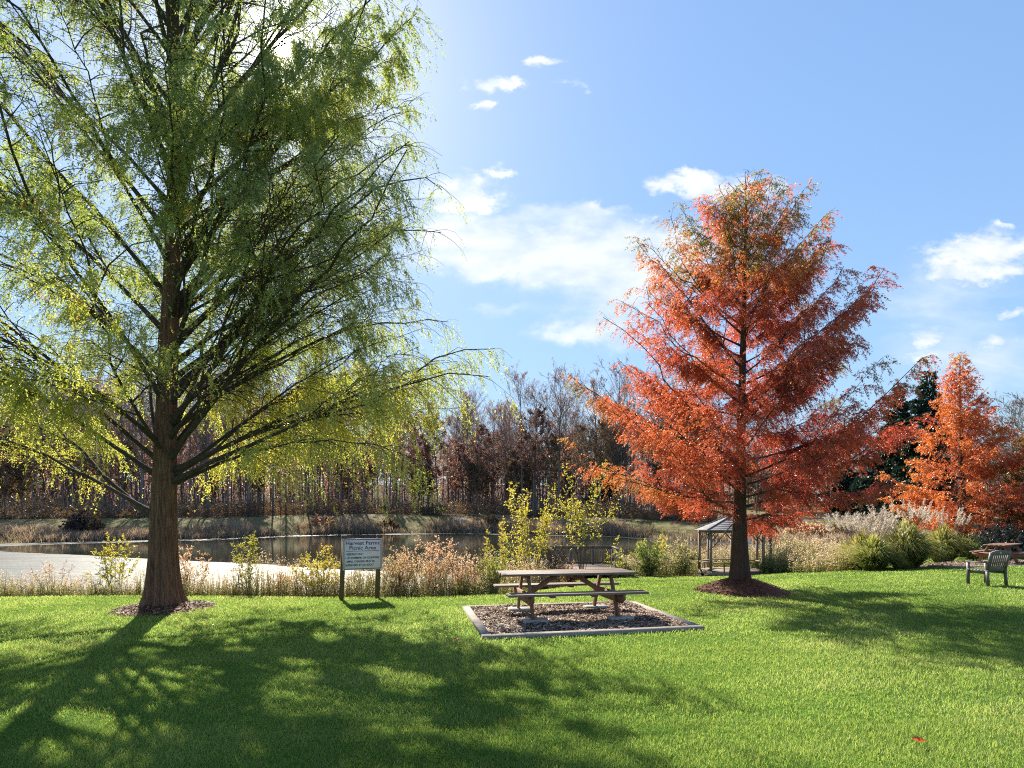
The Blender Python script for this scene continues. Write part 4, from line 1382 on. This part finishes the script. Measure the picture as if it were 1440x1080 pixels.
# reeds of the far shore
rng = np.random.default_rng(9)
n_ = 26000
u_ = rng.uniform(-1.35, 0.85, n_)
e_ = -1.2 + 7.5 * rng.beta(1.1, 2.0, n_)
D_ = np.interp(u_, RU, RD) + e_
x_ = u_ * D_
cl = pnoise(np.stack([x_, D_, x_ * 0], 1), 0.16, 6)
k_ = (rng.random(n_) < np.clip(2.2 * cl - 0.45, 0.04, 1))
x_, D_, cl, u_ = x_[k_], D_[k_], cl[k_], u_[k_]
n_ = len(x_)
h_ = (0.7 + 2.0 * cl) * rng.uniform(0.6, 1.2, n_) * np.clip(D_ / 100, 0.55, 1.0)
xx = np.repeat(x_, 5) + rng.normal(0, 0.35, n_ * 5); yy = np.repeat(D_, 5) + rng.normal(0, 0.35, n_ * 5)
hh = np.repeat(h_, 5) * rng.uniform(0.6, 1.1, n_ * 5)
V, FF, tt = blades(xx, yy, rng, hh, np.full(n_ * 5, 0.10), np.clip(np.repeat(cl, 5) * 0.9 + rng.normal(0, 0.18, n_ * 5), 0, 1), 0.25)
o = mesh_obj('reeds', V, FF, M['reed'], None, tt)
tag(o, 'dry tan reeds lining the far shore of the pond', 'reeds', kind='stuff')


# ------------------------------------------------------------------ shrubs one can tell apart
def shrub(name, px, d, H, W, mat, label, seed, nst=14, twigs=9, leaf_n=9, leaf=0.06, lw=0.45, arch=0.35, low=0.12, tint=(0.2, 0.9), spread=0.12, upright=0.5,
          cat='shrub', stem_r=0.008, stem_mat='twig', group=None, twl=0.30, droop=0.0, zoff=0.0):
    if px < 705: leaf_n = int(leaf_n * 2.2); leaf *= 0.78
    p = at(px, d)
    rng = np.random.default_rng(seed)
    root = empty(name, (p.x, p.y, p.z + zoff), 0, label, cat, group)
    K = 7
    t = np.linspace(0, 1, K)
    a = rng.uniform(0, 6.28, nst); rr = W / 2 * np.sqrt(rng.uniform(0.02, 1, nst))
    top = H * (1 - (1 - upright) * (rr / (W / 2)) ** 2) * rng.uniform(0.78, 1.10, nst)
    b0 = spread * rng.uniform(0, 1, nst)
    P = np.zeros((nst, K, 3))
    rad = b0[:, None] * W + (rr - b0 * W)[:, None] * t ** (1 + arch)
    P[..., 0] = np.cos(a)[:, None] * rad
    P[..., 1] = np.sin(a)[:, None] * rad
    P[..., 2] = -0.05 + top[:, None] * (t - droop * t ** 3 * 0.5)
    P += rng.normal(0, 0.018, P.shape) * t[:, None] * H
    RB = np.maximum(stem_r * (1 - 0.75 * t)[None] * rng.uniform(0.6, 1.4, (nst, 1)), 0.002)
    V1, Q1 = tubes(P, RB, 4)
    # twigs
    ti = np.repeat(np.arange(nst), twigs)
    tt = low + (1 - low) * rng.uniform(0, 1, len(ti)) ** 0.8
    k = tt * (K - 1); k0 = np.minimum(k.astype(int), K - 2); f = (k - k0)[:, None]
    O = P[ti, k0] * (1 - f) + P[ti, k0 + 1] * f
    T = norm(P[ti, k0 + 1] - P[ti, k0])
    D = norm(T * 0.6 + norm(rng.normal(0, 1, (len(ti), 3))) * 0.9 + [0, 0, 0.15])
    L = twl * H ** 0.5 * rng.uniform(0.4, 1.3, len(ti)) * (1.1 - 0.6 * tt)
    t3 = np.linspace(0, 1, 3)
    TP = O[:, None] + D[:, None] * (L[:, None] * t3)[..., None]
    TP[..., 2] -= droop * 0.4 * L[:, None] * t3 ** 2
    V2, Q2 = tubes(TP, np.maximum(stem_r * 0.35 * (1 - 0.7 * t3)[None] * np.ones((len(ti), 1)), 0.0015), 3)
    mesh_obj('stems', np.concatenate([V1, V2]), np.concatenate([Q1, Q2 + len(V1)]), M[stem_mat], root, np.full(len(V1) + len(V2), 0.4))
    li = np.repeat(np.arange(len(ti)), leaf_n)
    lt = rng.uniform(0.05, 1, len(li))
    LO = O[li] + D[li] * (L[li] * lt)[:, None]
    LO[:, 2] -= droop * 0.4 * L[li] * lt ** 2
    LD = norm(D[li] * 0.6 + rng.normal(0, 0.7, (len(li), 3)) + [0, 0, -0.35 * droop])
    V, Q = leaves(LO, LD, rng, leaf, leaf * lw)
    hz = np.clip(LO[:, 2] / H, 0, 1)
    tn_ = np.clip(tint[0] + (tint[1] - tint[0]) * (0.55 * hz + 0.45 * pnoise(LO, 3.0 / max(H, 0.5), seed)) + rng.normal(0, 0.09, len(li)), 0, 1)
    mesh_obj('foliage', V, Q, M[mat], root, np.repeat(tn_, 4))
    return root


S = shrub
S('leafy_shrub', 162, 14.3, 1.78, 1.15, 'yellow_leaf', 'yellow-green shrub with pinkish top just left of the thick fluted trunk', 1, 16, 10, 8, 0.065, tint=(0.1, 0.8), low=0.3)
S('twiggy_shrub', 78, 14.2, 1.15, 1.5, 'pink_leaf', 'sparse twiggy shrub with few orange leaves before the bright water at far left', 2, 16, 8, 4, 0.055, low=0.3, tint=(0.2, 0.9))
S('leafy_shrub', 268, 14.2, 1.75, 1.0, 'pink_leaf', 'orange-pink shrub showing just right of the thick fluted trunk', 3, 14, 10, 8, 0.06, low=0.3, tint=(0.2, 0.8))
S('slender_sapling', 346, 14.0, 1.72, 0.55, 'yellow_leaf', 'slender upright yellow-green sapling between the thick trunk and the sign', 4, 9, 14, 9, 0.055, arch=0.1, low=0.22, tint=(0.0, 0.6), twl=0.22, upright=0.8)
S('weedy_shrub', 393, 14.1, 1.05, 0.7, 'pink_leaf', 'low drooping tan weed clump between the slender sapling and the yellow shrub', 5, 12, 8, 6, 0.06, tint=(0.3, 0.9), droop=0.4)
S('arching_shrub', 449, 14.1, 1.6, 1.35, 'yellow_leaf', 'bright yellow shrub with arching shoots just left of the sign', 6, 24, 12, 9, 0.07, lw=0.3, arch=0.5, tint=(0.4, 1.0), low=0.3, droop=0.25)
S('leafy_shrub', 603, 14.4, 1.85, 1.9, 'pink_leaf', 'large pinkish orange shrub to the right of the sign', 7, 34, 14, 9, 0.055, lw=0.4, tint=(0.15, 1.0), low=0.12)
S('leafy_shrub', 560, 13.9, 1.3, 1.1, 'pink_leaf', 'pale yellow-tan shrub between the sign and the large pinkish shrub', 8, 20, 10, 8, 0.05, tint=(0.05, 0.55))
S('leafy_shrub', 648, 14.4, 1.3, 1.3, 'pink_leaf', 'dusty pink shrub between the large pinkish shrub and the table', 9, 26, 12, 8, 0.05, tint=(0.35, 1.0))
S('leafy_shrub', 688, 14.2, 0.98, 0.95, 'bush_green', 'yellow-green bush at the left end of the weathered picnic table', 10, 24, 11, 9, 0.055, tint=(0.2, 1.0))
S('leafy_shrub', 652, 13.75, 0.42, 0.85, 'bush_green', 'small bright green bush low on the lawn edge', 11, 22, 8, 9, 0.05, tint=(0.4, 1.0), upright=0.6)
S('leafy_shrub', 506, 14.2, 0.85, 1.2, 'weed_leaf', 'low tan and green shrub right behind the sign', 40, 22, 10, 7, 0.05, tint=(0.1, 0.8))
S('dark_shrub', 757, 18.0, 0.85, 1.35, 'dark_twig_leaf', 'dark brown mounded shrub rising behind the weathered picnic tabletop', 12, 40, 12, 10, 0.055, lw=0.35, upright=0.45, tint=(0.0, 1.0), low=0.1)
S('leafy_shrub', 735, 20.5, 1.75, 1.8, 'pink_leaf', 'tan shrub behind the dark mounded shrub', 13, 28, 12, 8, 0.075, tint=(0.0, 0.9), low=0.15)
S('dark_shrub', 782, 21.5, 1.75, 1.15, 'dark_twig_leaf', 'upright dark brown weed clump left of the dock railing', 14, 30, 10, 8, 0.08, lw=0.3, arch=0.0, upright=0.8, tint=(0.1, 0.9), low=0.25)
S('leafy_shrub', 800, 21.8, 0.95, 0.8, 'brown_leaf', 'small rust-red shrub before the dock railing', 15, 18, 9, 8, 0.075, tint=(0.2, 0.9))
S('slender_sapling', 688, 15.2, 1.95, 0.26, 'yellow_leaf', 'thin leafy yellow pole-like sapling, left of the close pair by the table', 16, 4, 34, 7, 0.05, arch=0, low=0.04, twl=0.09, tint=(0.4, 1.0), upright=0.95, group='thin yellow saplings')
S('slender_sapling', 708, 15.8, 2.35, 0.24, 'yellow_leaf', 'thin leafy yellow pole-like sapling, right and taller of the close pair by the table', 17, 4, 38, 7, 0.05, arch=0, low=0.04, twl=0.09, tint=(0.45, 1.0), upright=0.95, group='thin yellow saplings')
S('young_tree', 742, 22.0, 4.7, 2.5, 'yellow_leaf', 'bushy yellow-leaved young tree beyond the left end of the weathered picnic table', 18, 15, 26, 9, 0.088, lw=0.45, arch=0.1, low=0.30, tint=(0.2, 1.0), twl=0.30, stem_r=0.014, cat='tree', upright=0.65)
S('young_tree', 716, 24.0, 2.8, 1.9, 'bush_green', 'grey-green bushy sapling filling in under the bushy yellow young tree', 41, 16, 20, 9, 0.10, lw=0.4, arch=0.1, low=0.15, tint=(0.3, 1.0), twl=0.3, stem_r=0.012, cat='tree', upright=0.7)
S('young_tree', 818, 23.0, 5.9, 2.8, 'yellow_leaf', 'taller open yellow-leaved young tree beside the dock', 19, 8, 36, 8, 0.088, lw=0.45, arch=0.5, low=0.42, tint=(0.2, 0.95), twl=0.40, stem_r=0.018, cat='tree', spread=0.02, upright=0.5)
S('leafy_shrub', 866, 25.5, 1.9, 1.0, 'yellow_leaf', 'loose yellow-green shrub in front of the dock railing', 42, 5, 12, 6, 0.09, tint=(0.1, 0.8), low=0.5, twl=0.3)
S('leafy_shrub', 913, 28.5, 2.0, 2.1, 'bush_green', 'green-brown rounded bush at the water edge between dock and gazebo', 20, 34, 14, 10, 0.095, tint=(0.1, 0.9), low=0.08)
S('leafy_shrub', 958, 29.2, 1.85, 2.0, 'weed_leaf', 'pale green leafy bush just left of the gazebo', 21, 30, 13, 9, 0.10, tint=(0.0, 0.7), low=0.08)
S('leafy_shrub', 930, 33.5, 2.5, 1.0, 'yellow_leaf', 'small yellow sapling behind the bushes left of the gazebo', 43, 8, 14, 8, 0.11, tint=(0.2, 1.0), low=0.35)
S('grass_clump', 1098, 26.0, 0.75, 3.0, 'bush_green', 'low dark green grassy clump against the right side of the gazebo', 22, 70, 8, 8, 0.13, lw=0.18, arch=0.6, upright=0.3, tint=(0.0, 0.6), low=0.05)
S('leafy_shrub', 1112, 29.5, 2.0, 1.8, 'weed_leaf', 'tan and green shrub beyond the right side of the gazebo', 23, 26, 12, 9, 0.10, tint=(0.0, 0.8), low=0.1)
S('leafy_shrub', 1150, 29.0, 1.7, 2.2, 'weed_leaf', 'pale tan shrub between the gazebo and the plumed grasses', 44, 30, 12, 9, 0.09, tint=(0.3, 1.0), low=0.1)
S('glossy_shrub', 1410, 27.0, 1.75, 2.9, 'laurel', 'dark glossy evergreen shrub behind the red-brown picnic table', 24, 50, 16, 12, 0.10, lw=0.5, upright=0.5, tint=(0, 1), low=0.08)
S('leafy_shrub', 1366, 26.2, 1.3, 1.3, 'bush_green', 'small mottled green shrub at the right end of the plumed grasses', 45, 24, 11, 9, 0.075, tint=(0.0, 1.0))


# ------------------------------------------------------------------ ornamental grasses
def plume_grass(px, d, H, W, nb, npl, seed, label, tint=(0.1, 0.8), plume_h=1.25):
    p = at(px, d)
    rng = np.random.default_rng(seed)
    root = empty('ornamental_grass', p, 0, label, 'ornamental grass', 'plumed ornamental grasses')
    K = 6
    t = np.linspace(0, 1, K)
    a = rng.uniform(0, 6.28, nb); rr = W / 2 * rng.uniform(0.05, 1.0, nb)
    hh = H * rng.uniform(0.40, 1.12, nb) * (1 - 0.35 * (rr / (W / 2)) ** 2)
    P = np.zeros((nb, K, 3))
    b0 = 0.25 * rr
    P[..., 0] = np.cos(a)[:, None] * (b0[:, None] + (rr - b0)[:, None] * t ** 1.6)
    P[..., 1] = np.sin(a)[:, None] * (b0[:, None] + (rr - b0)[:, None] * t ** 1.6)
    P[..., 2] = hh[:, None] * (1.35 * t - 0.35 * t ** 3 - 0.42 * (rr / (W / 2))[:, None] * t ** 4)
    side = np.stack([-np.sin(a + rng.normal(0, .6, nb)), np.cos(a + rng.normal(0, .6, nb)), np.zeros(nb)], 1)
    w = (0.020 * (1 - 0.9 * t ** 2))[None, :, None]
    Lv, Rv = P - side[:, None] * w, P + side[:, None] * w
    V = np.stack([Lv, Rv], 2).reshape(-1, 3)
    k = np.arange(nb)[:, None, None] * (2 * K) + np.arange(K - 1)[None, :, None] * 2
    Q = (k + np.array([0, 1, 3, 2])).reshape(-1, 4)
    tn_ = np.clip(tint[0] + (tint[1] - tint[0]) * rng.uniform(0, 1, nb)[:, None] + 0.25 * (t - 0.5)[None], 0, 1)
    mesh_obj('blades', V, Q, M['mis_leaf'], root, np.repeat(tn_.ravel(), 2))
    if npl:
        a = rng.uniform(0, 6.28, npl); rr = W / 2 * np.sqrt(rng.uniform(0, 1, npl)) * 0.85
        hp = H * plume_h * rng.uniform(0.85, 1.12, npl)
        P = np.zeros((npl, K, 3))
        P[..., 0] = np.cos(a)[:, None] * rr[:, None] * (0.25 + 0.75 * t ** 1.3)
        P[..., 1] = np.sin(a)[:, None] * rr[:, None] * (0.25 + 0.75 * t ** 1.3)
        P[..., 2] = hp[:, None] * t
        V1, Q1 = tubes(P, np.full((npl, K), 0.005), 3)
        nn = 60
        pi_ = np.repeat(np.arange(npl), nn)
        tt_ = rng.uniform(0, 1, len(pi_))
        top = P[pi_, K - 1]; T = norm(P[pi_, K - 1] - P[pi_, K - 2])
        O = top + T * ((tt_ - 0.35) * 0.42)[:, None] + rng.normal(0, 0.012, (len(pi_), 3))
        D = T * 0.9 + rng.normal(0, 0.5, (len(pi_), 3))
        V2, Q2 = leaves(O, D, rng, 0.085, 0.020, 0.2)
        mesh_obj('plumes', np.concatenate([V1, V2]), np.concatenate([Q1, Q2 + len(V1)]), M['plume'], root,
                 np.concatenate([np.full(len(V1), 0.0), np.repeat(rng.uniform(0, 1, len(pi_)), 4)]))
    return root


plume_grass(1212, 24.0, 1.6, 3.0, 2200, 110, 1, 'leftmost plumed grass clump, thick with pale cream plumes', (0.4, 1.0), 1.22)
plume_grass(1228, 22.2, 1.45, 2.5, 2300, 14, 2, 'short dark green grass clump in front of the cream plumes', (0.0, 0.75), 1.15)
plume_grass(1274, 22.8, 1.9, 3.2, 4200, 36, 3, 'broad green grass clump with thin plumes under the bright orange tree', (0.0, 0.85), 1.18)
plume_grass(1326, 26.4, 1.75, 2.8, 2800, 26, 4, 'pale-plumed grass clump nearest the red-brown picnic table', (0.1, 0.9), 1.18)
plume_grass(1265, 21.9, 0.62, 1.0, 800, 0, 5, 'smallest grass tuft, low and green between the taller clumps', (0.0, 0.9))

# ------------------------------------------------------------------ the far wood
def far_tree_mesh(seed, H, r0, leafy, leaf=0.30, first=0.42, el=(0.75, 1.1), spread=0.30):
    rng = np.random.default_rng(seed)
    K = 9
    t = np.linspace(0, 1, K)
    lean = rng.normal(0, 0.035, 2) * H
    tp = np.stack([lean[0] * t ** 1.5 + rng.normal(0, 0.05, K) * t * 2, lean[1] * t ** 1.5 + rng.normal(0, 0.05, K) * t * 2, H * t - 0.3], 1)
    tr = r0 * (1 - 0.86 * t) + r0 * 0.35 * np.exp(-t * 25)
    V0, Q0 = tubes(tp[None], tr[None], 7)
    nb = 34
    z = first + (0.985 - first) * (np.arange(nb) + rng.uniform(0, 1, nb)) / nb
    a = np.arange(nb) * 2.4 + rng.normal(0, 0.4, nb)
    e = rng.uniform(*el, nb)
    L = H * spread * np.clip(np.sin(np.pi * np.clip(0.18 + 0.82 * (z - first) / (1 - first), 0, 0.955)) ** 0.6, 0.16, 1) * rng.uniform(0.55, 1.1, nb)
    O = np.stack([np.interp(z, t, tp[:, 0]), np.interp(z, t, tp[:, 1]), np.interp(z, t, tp[:, 2])], 1)
    D = np.stack([np.cos(a) * np.cos(e), np.sin(a) * np.cos(e), np.sin(e)], 1)

    def grow(O, D, L, r, K, bend):
        t = np.linspace(0, 1, K)
        P = O[:, None] + D[:, None] * (L[:, None] * t)[..., None]
        P = P + rng.normal(0, bend, P.shape) * (L[:, None] * t)[..., None]
        P[..., 2] += 0.12 * L[:, None] * t ** 2
        return P, np.maximum(r[:, None] * (1 - 0.8 * t), 0.009)
    P1, R1 = grow(O, D, L, r0 * 0.30 * (L / L.max()), 5, 0.06)

    def children(P, L, n, lo, lr):
        i = np.repeat(np.arange(len(P)), n)
        s = rng.uniform(lo, 1, len(i))
        k = s * (P.shape[1] - 1); k0 = np.minimum(k.astype(int), P.shape[1] - 2); f = (k - k0)[:, None]
        O = P[i, k0] * (1 - f) + P[i, k0 + 1] * f
        T = norm(P[i, k0 + 1] - P[i, k0])
        D = norm(T + norm(rng.normal(0, 1, (len(i), 3))) * 0.75 + [0, 0, 0.15])
        return O, D, L[i] * lr * rng.uniform(0.5, 1.1, len(i)) * (1.15 - 0.5 * s)
    O2, D2, L2 = children(P1, L, 6, 0.2, 0.48)
    P2, R2 = grow(O2, D2, L2, 0.035 * np.ones(len(L2)), 4, 0.06)
    O3, D3, L3 = children(P2, L2, 5, 0.2, 0.5)
    P3_, R3 = grow(O3, D3, L3, 0.018 * np.ones(len(L3)), 3, 0.06)
    V1, Q1 = tubes(P1, R1, 4); V2, Q2 = tubes(P2, R2, 3); V3, Q3 = tubes(P3_, R3, 3)
    V = np.concatenate([V0, V1, V2, V3])
    n0, n1, n2 = len(V0), len(V0) + len(V1), len(V0) + len(V1) + len(V2)
    Q = np.concatenate([Q0, Q1 + n0, Q2 + n1, Q3 + n2])
    m_ = int(leafy)
    i = rng.integers(0, len(P3_), m_); s = rng.uniform(0, 1, m_)[:, None]
    LO = P3_[i, 0] * (1 - s) + P3_[i, 2] * s + rng.normal(0, 0.15, (m_, 3))
    V4, Q4 = leaves(LO, rng.normal(0, 1, (m_, 3)) + [0, 0, -0.4], rng, leaf, leaf * 0.55)
    tn_ = np.clip(0.5 + 0.9 * (pnoise(LO, 0.35, seed) - 0.5) + rng.normal(0, 0.12, m_), 0, 1)
    return (V, Q), (V4, Q4, np.repeat(tn_, 4))


KIND = {
    'bare': ('bare tall grey tree standing in the wood across the pond', 'bare_tree', 'russet_leaf'),
    'russet': ('tall tree with russet brown leaves in the wood across the pond', 'russet_tree', 'russet_leaf'),
    'tan': ('tall tree with sparse tan leaves in the wood across the pond', 'tan_tree', 'tan_leaf'),
}
protos = {'bare': [], 'russet': [], 'tan': []}


def make_proto(kind, seed, H, r0, leafy, **kw):
    lab, nm, lm = KIND[kind]
    (V, Q), (V4, Q4, tn_) = far_tree_mesh(seed, H, r0, leafy, **kw)
    root = empty(nm, (0, 0, 0), 0, lab, 'tree', {'bare': 'bare trees of the far wood', 'russet': 'russet trees of the far wood', 'tan': 'tan trees of the far wood'}[kind])
    mesh_obj('trunk', V, Q, M['far_bark'], root)
    mesh_obj('crown', V4, Q4, M[lm], root, tn_)
    protos[kind].append([root, H, False])


for s_, H_ in ((1, 29), (2, 31), (3, 27), (4, 30)):
    make_proto('bare', s_, H_, 0.20 + 0.022 * s_, 2600, leaf=0.24, first=0.34)
for s_, H_ in ((11, 24), (12, 22), (13, 25), (14, 19)):
    make_proto('russet', s_, H_, 0.22, 8500, leaf=0.32, first=0.34, el=(0.35, 0.9), spread=0.26)
for s_, H_ in ((21, 22), (22, 16), (23, 12)):
    make_proto('tan', s_, H_, 0.18, 6000, leaf=0.28, first=0.30)


def place_far(kind, x, y, rz, sc, rng, sz=None):
    pr = protos[kind][int(rng.integers(0, len(protos[kind])))]
    src = pr[0]
    if not pr[2]:
        o = src; pr[2] = True
    else:
        o = src.copy(); COL.objects.link(o)
        for ch in list(src.children):
            c_ = ch.copy(); COL.objects.link(c_); c_.parent = o
    o.location = (x, y, gz(x, y))
    o.rotation_euler = (0, 0, rz)
    o.scale = (sc, sc, sz or sc)
    return o


rng = np.random.default_rng(77)
NFAR = 235
for i in range(NFAR):
    u_ = -1.28 + 1.62 * rng.uniform(0, 1)
    e_ = 15.5 + 52 * rng.uniform(0, 1) ** 1.5
    D_ = float(np.interp(u_, RU, RD)) + e_
    kind = rng.choice(['bare', 'russet', 'tan'], p=[0.53, 0.22, 0.25])
    hs = 0.73 + 0.20 * sstep(D_, 80, 120)
    place_far(kind, u_ * D_, D_, rng.uniform(0, 6.28), float(hs * rng.uniform(0.82, 1.08)), rng)
for i in range(62):
    u_ = 0.33 + 0.92 * (i + rng.uniform(0, 1)) / 62
    D_ = rng.uniform(112, 150)
    kind = rng.choice(['bare', 'russet', 'tan'], p=[0.45, 0.32, 0.23])
    place_far(kind, u_ * D_, D_, rng.uniform(0, 6.28), float(rng.uniform(0.62, 0.85)), rng)

# mass of wood behind the first trees
rng = np.random.default_rng(5)
n_ = 520
u_ = rng.uniform(-1.4, 1.3, n_)
D_ = np.interp(u_, RU, RD) + np.where(u_ < 0.36, rng.uniform(40, 110, n_), rng.uniform(70, 120, n_))
x_ = u_ * D_
t = np.linspace(0, 1, 4)
H_ = rng.uniform(14, 24, n_) * np.where(u_ < 0.36, 1, 0.7)
P = np.zeros((n_, 4, 3))
P[..., 0] = x_[:, None] + rng.normal(0, 0.5, n_)[:, None] * t; P[..., 1] = D_[:, None]; P[..., 2] = ground(x_, D_)[:, None] - 0.3 + H_[:, None] * t
V1, Q1 = tubes(P, 0.22 * (1 - 0.7 * t)[None] * rng.uniform(0.7, 1.5, (n_, 1)), 4)
o = mesh_obj('far_woods', V1, Q1, M['far_bark'])
tag(o, 'dense mass of trunks and brown leaves deep in the far wood', 'wood', kind='stuff')
m_ = 170000
i = rng.integers(0, n_, m_)
O = np.stack([x_[i] + rng.normal(0, 2.2, m_), D_[i] + rng.normal(0, 2.2, m_), P[i, 0, 2] + H_[i] * rng.beta(1.9, 1.2, m_)], 1)
V2, Q2 = leaves(O, rng.normal(0, 1, (m_, 3)), rng, 0.75, 0.42)
tn_ = np.clip(pnoise(O, 0.12, 3) + rng.normal(0, 0.12, m_), 0, 1)
mesh_obj('leaves', V2, Q2, M['russet_leaf'], o, np.repeat(tn_, 4))['kind'] = 'stuff'

# undergrowth along the wood's edge
n_ = 80000
u_ = rng.uniform(-1.35, 0.36, n_)
e_ = 14 + 22 * rng.beta(1, 1.8, n_)
D_ = np.interp(u_, RU, RD) + e_
x_ = u_ * D_
cl = pnoise(np.stack([x_, D_, x_ * 0], 1), 0.25, 9)
hh = (0.4 + 5.5 * cl ** 2) * rng.uniform(0, 1, n_) ** 0.8
O = np.stack([x_, D_, ground(x_, D_) + hh], 1)
V2, Q2 = leaves(O, rng.normal(0, 1, (n_, 3)), rng, 0.32, 0.20)
tn_ = np.clip(pnoise(O, 0.3, 13) + rng.normal(0, 0.18, n_), 0, 1)
o = mesh_obj('undergrowth', V2, Q2, M['tan_leaf'], None, np.repeat(tn_, 4))
tag(o, 'tan and brown undergrowth at the foot of the far wood', 'undergrowth', kind='stuff')
n_ = 2500
u_ = rng.uniform(-1.35, 0.36, n_); D_ = np.interp(u_, RU, RD) + 14 + 14 * rng.random(n_); x_ = u_ * D_
P, RR = stems_batch(x_, D_, rng.uniform(1.5, 5.0, n_), rng, np.full(n_, 0.035), 0.35)
V1, Q1 = tubes(P, RR, 3)
n_ = 1500
u_ = rng.uniform(-1.35, 0.36, n_); D_ = np.interp(u_, RU, RD) + 16 + 40 * rng.random(n_); x_ = u_ * D_
P, RR = stems_batch(x_, D_, rng.uniform(5.0, 14.0, n_), rng, np.full(n_, 0.06), 0.22)
V2, Q2 = tubes(P, RR, 3)
mesh_obj('twigs', np.concatenate([V1, V2]), np.concatenate([Q1, Q2 + len(V1)]), M['far_bark'], o)['kind'] = 'stuff'

# rounded scrub on the far bank
for k, (px, w_, h_, lab, mt_) in enumerate(((452, 5.5, 3.2, 'pinkish scrub clump below the tiny dark bench on the far bank', 'pink_leaf'),
                                            (545, 4.5, 2.6, 'grey-brown scrub clump on the far bank right of the pinkish one', 'tan_leaf'),
                                            (690, 5.0, 3.4, 'brown scrub clump on the far bank right of the pale boulder', 'tan_leaf'),
                                            (112, 4.0, 3.6, 'dark grey scrub on the far bank at the left of the pond', 'dark_twig_leaf'),
                                            (130, 3.0, 2.8, 'tan scrub on the far bank next to the dark grey one', 'tan_leaf'),
                                            (1010, 5.5, 2.2, 'pinkish tan scrub on the far bank seen left of the red tree trunk', 'pink_leaf'),
                                            (1135, 6.0, 2.4, 'pinkish tan scrub on the far bank right of the gazebo', 'pink_leaf'),
                                            (1185, 4.5, 2.0, 'grey-tan scrub on the far bank behind the cream plumes', 'tan_leaf'))):
    u_ = (px - 720) / F
    d_ = float(np.interp(u_, RU, RD)) + 2.5
    S('scrub', px, d_, h_, w_, mt_, lab, 60 + k, 40, 12, 12, 0.26, lw=0.5, low=0.08, tint=(0.1, 0.9), stem_r=0.03, upright=0.5)


# ------------------------------------------------------------------ dark evergreens
def evergreen(px, d, H, Rb, seed, label):
    dd = conifer(seed, H, 0.28, lambda h, az: float(np.interp(h / H, [0, 0.08, 0.25, 0.6, 1.0], [Rb, Rb * 1.05, Rb, Rb * 0.55, 0.08])), 1.0, 0.42,
                 lambda t: -0.05 + 0.5 * t, 1.1, 0.15, 0.46, 0.10, None, 0.05, 0.35, 0.10, fol_from=0.08, r_branch=0.05, gap_noise=0.12)
    p = at(px, d)
    return build_tree('evergreen', p.x, p.y, p.z, dd, 0.34, 0.16, M['needle'], M['bark_dark'],
                      lambda Pp, rng, li: 0.5 + 0.7 * (pnoise(Pp, 0.5, 3) - 0.5) + rng.normal(0, 0.15, len(Pp)), seed, label, 'evergreen tree')


evergreen(1306, 74, 20.5, 5.4, 51, 'tall dark evergreen, its tip showing left of the bright orange tree')
evergreen(1264, 80, 19.6, 5.8, 52, 'dark evergreen behind the right side of the red tree')
evergreen(852, 124, 22.0, 5.0, 53, 'dark evergreen at the edge of the far wood left of the red tree')
evergreen(1185, 116, 14.0, 5.0, 55, 'broad dark evergreen beyond the road right of the red tree trunk')
evergreen(1232, 112, 13.0, 5.0, 54, 'squat dark evergreen beyond the road')

p = at(1448, 52)
(V, Q), (V4, Q4, tn_) = far_tree_mesh(91, 13.5, 0.20, 60, leaf=0.12, first=0.2, el=(0.6, 1.1), spread=0.34)
root = empty('bare_tree', p, 0.4, 'bare grey tree at the right edge behind the rusty brown tree', 'tree')
mesh_obj('trunk', V, Q, M['far_bark'], root)
mesh_obj('crown', V4, Q4, M['tan_leaf'], root, tn_)

# ------------------------------------------------------------------ air
if HAZE_DENSITY:
    m, gg, out = new_mat('haze_air')
    pv = gg.node('ShaderNodeVolumePrincipled')
    pv.inputs['Color'].default_value = (0.86, 0.92, 1.0, 1)
    pv.inputs['Density'].default_value = HAZE_DENSITY
    pv.inputs['Anisotropy'].default_value = 0.6
    gg.link(pv.outputs[0], out.inputs['Volume'])
    x0, x1, y0, y1, z0_, z1_ = -420, 420, -40, 420, -5, 44
    V = [(x, y, z) for z in (z0_, z1_) for y in (y0, y1) for x in (x0, x1)]
    Q = np.array([(0, 2, 3, 1), (4, 5, 7, 6), (0, 1, 5, 4), (2, 6, 7, 3), (0, 4, 6, 2), (1, 3, 7, 5)])
    o = mesh_obj('haze', V, Q, m)
    tag(o, 'thin pale autumn haze over the pond and wood', 'haze', kind='stuff')
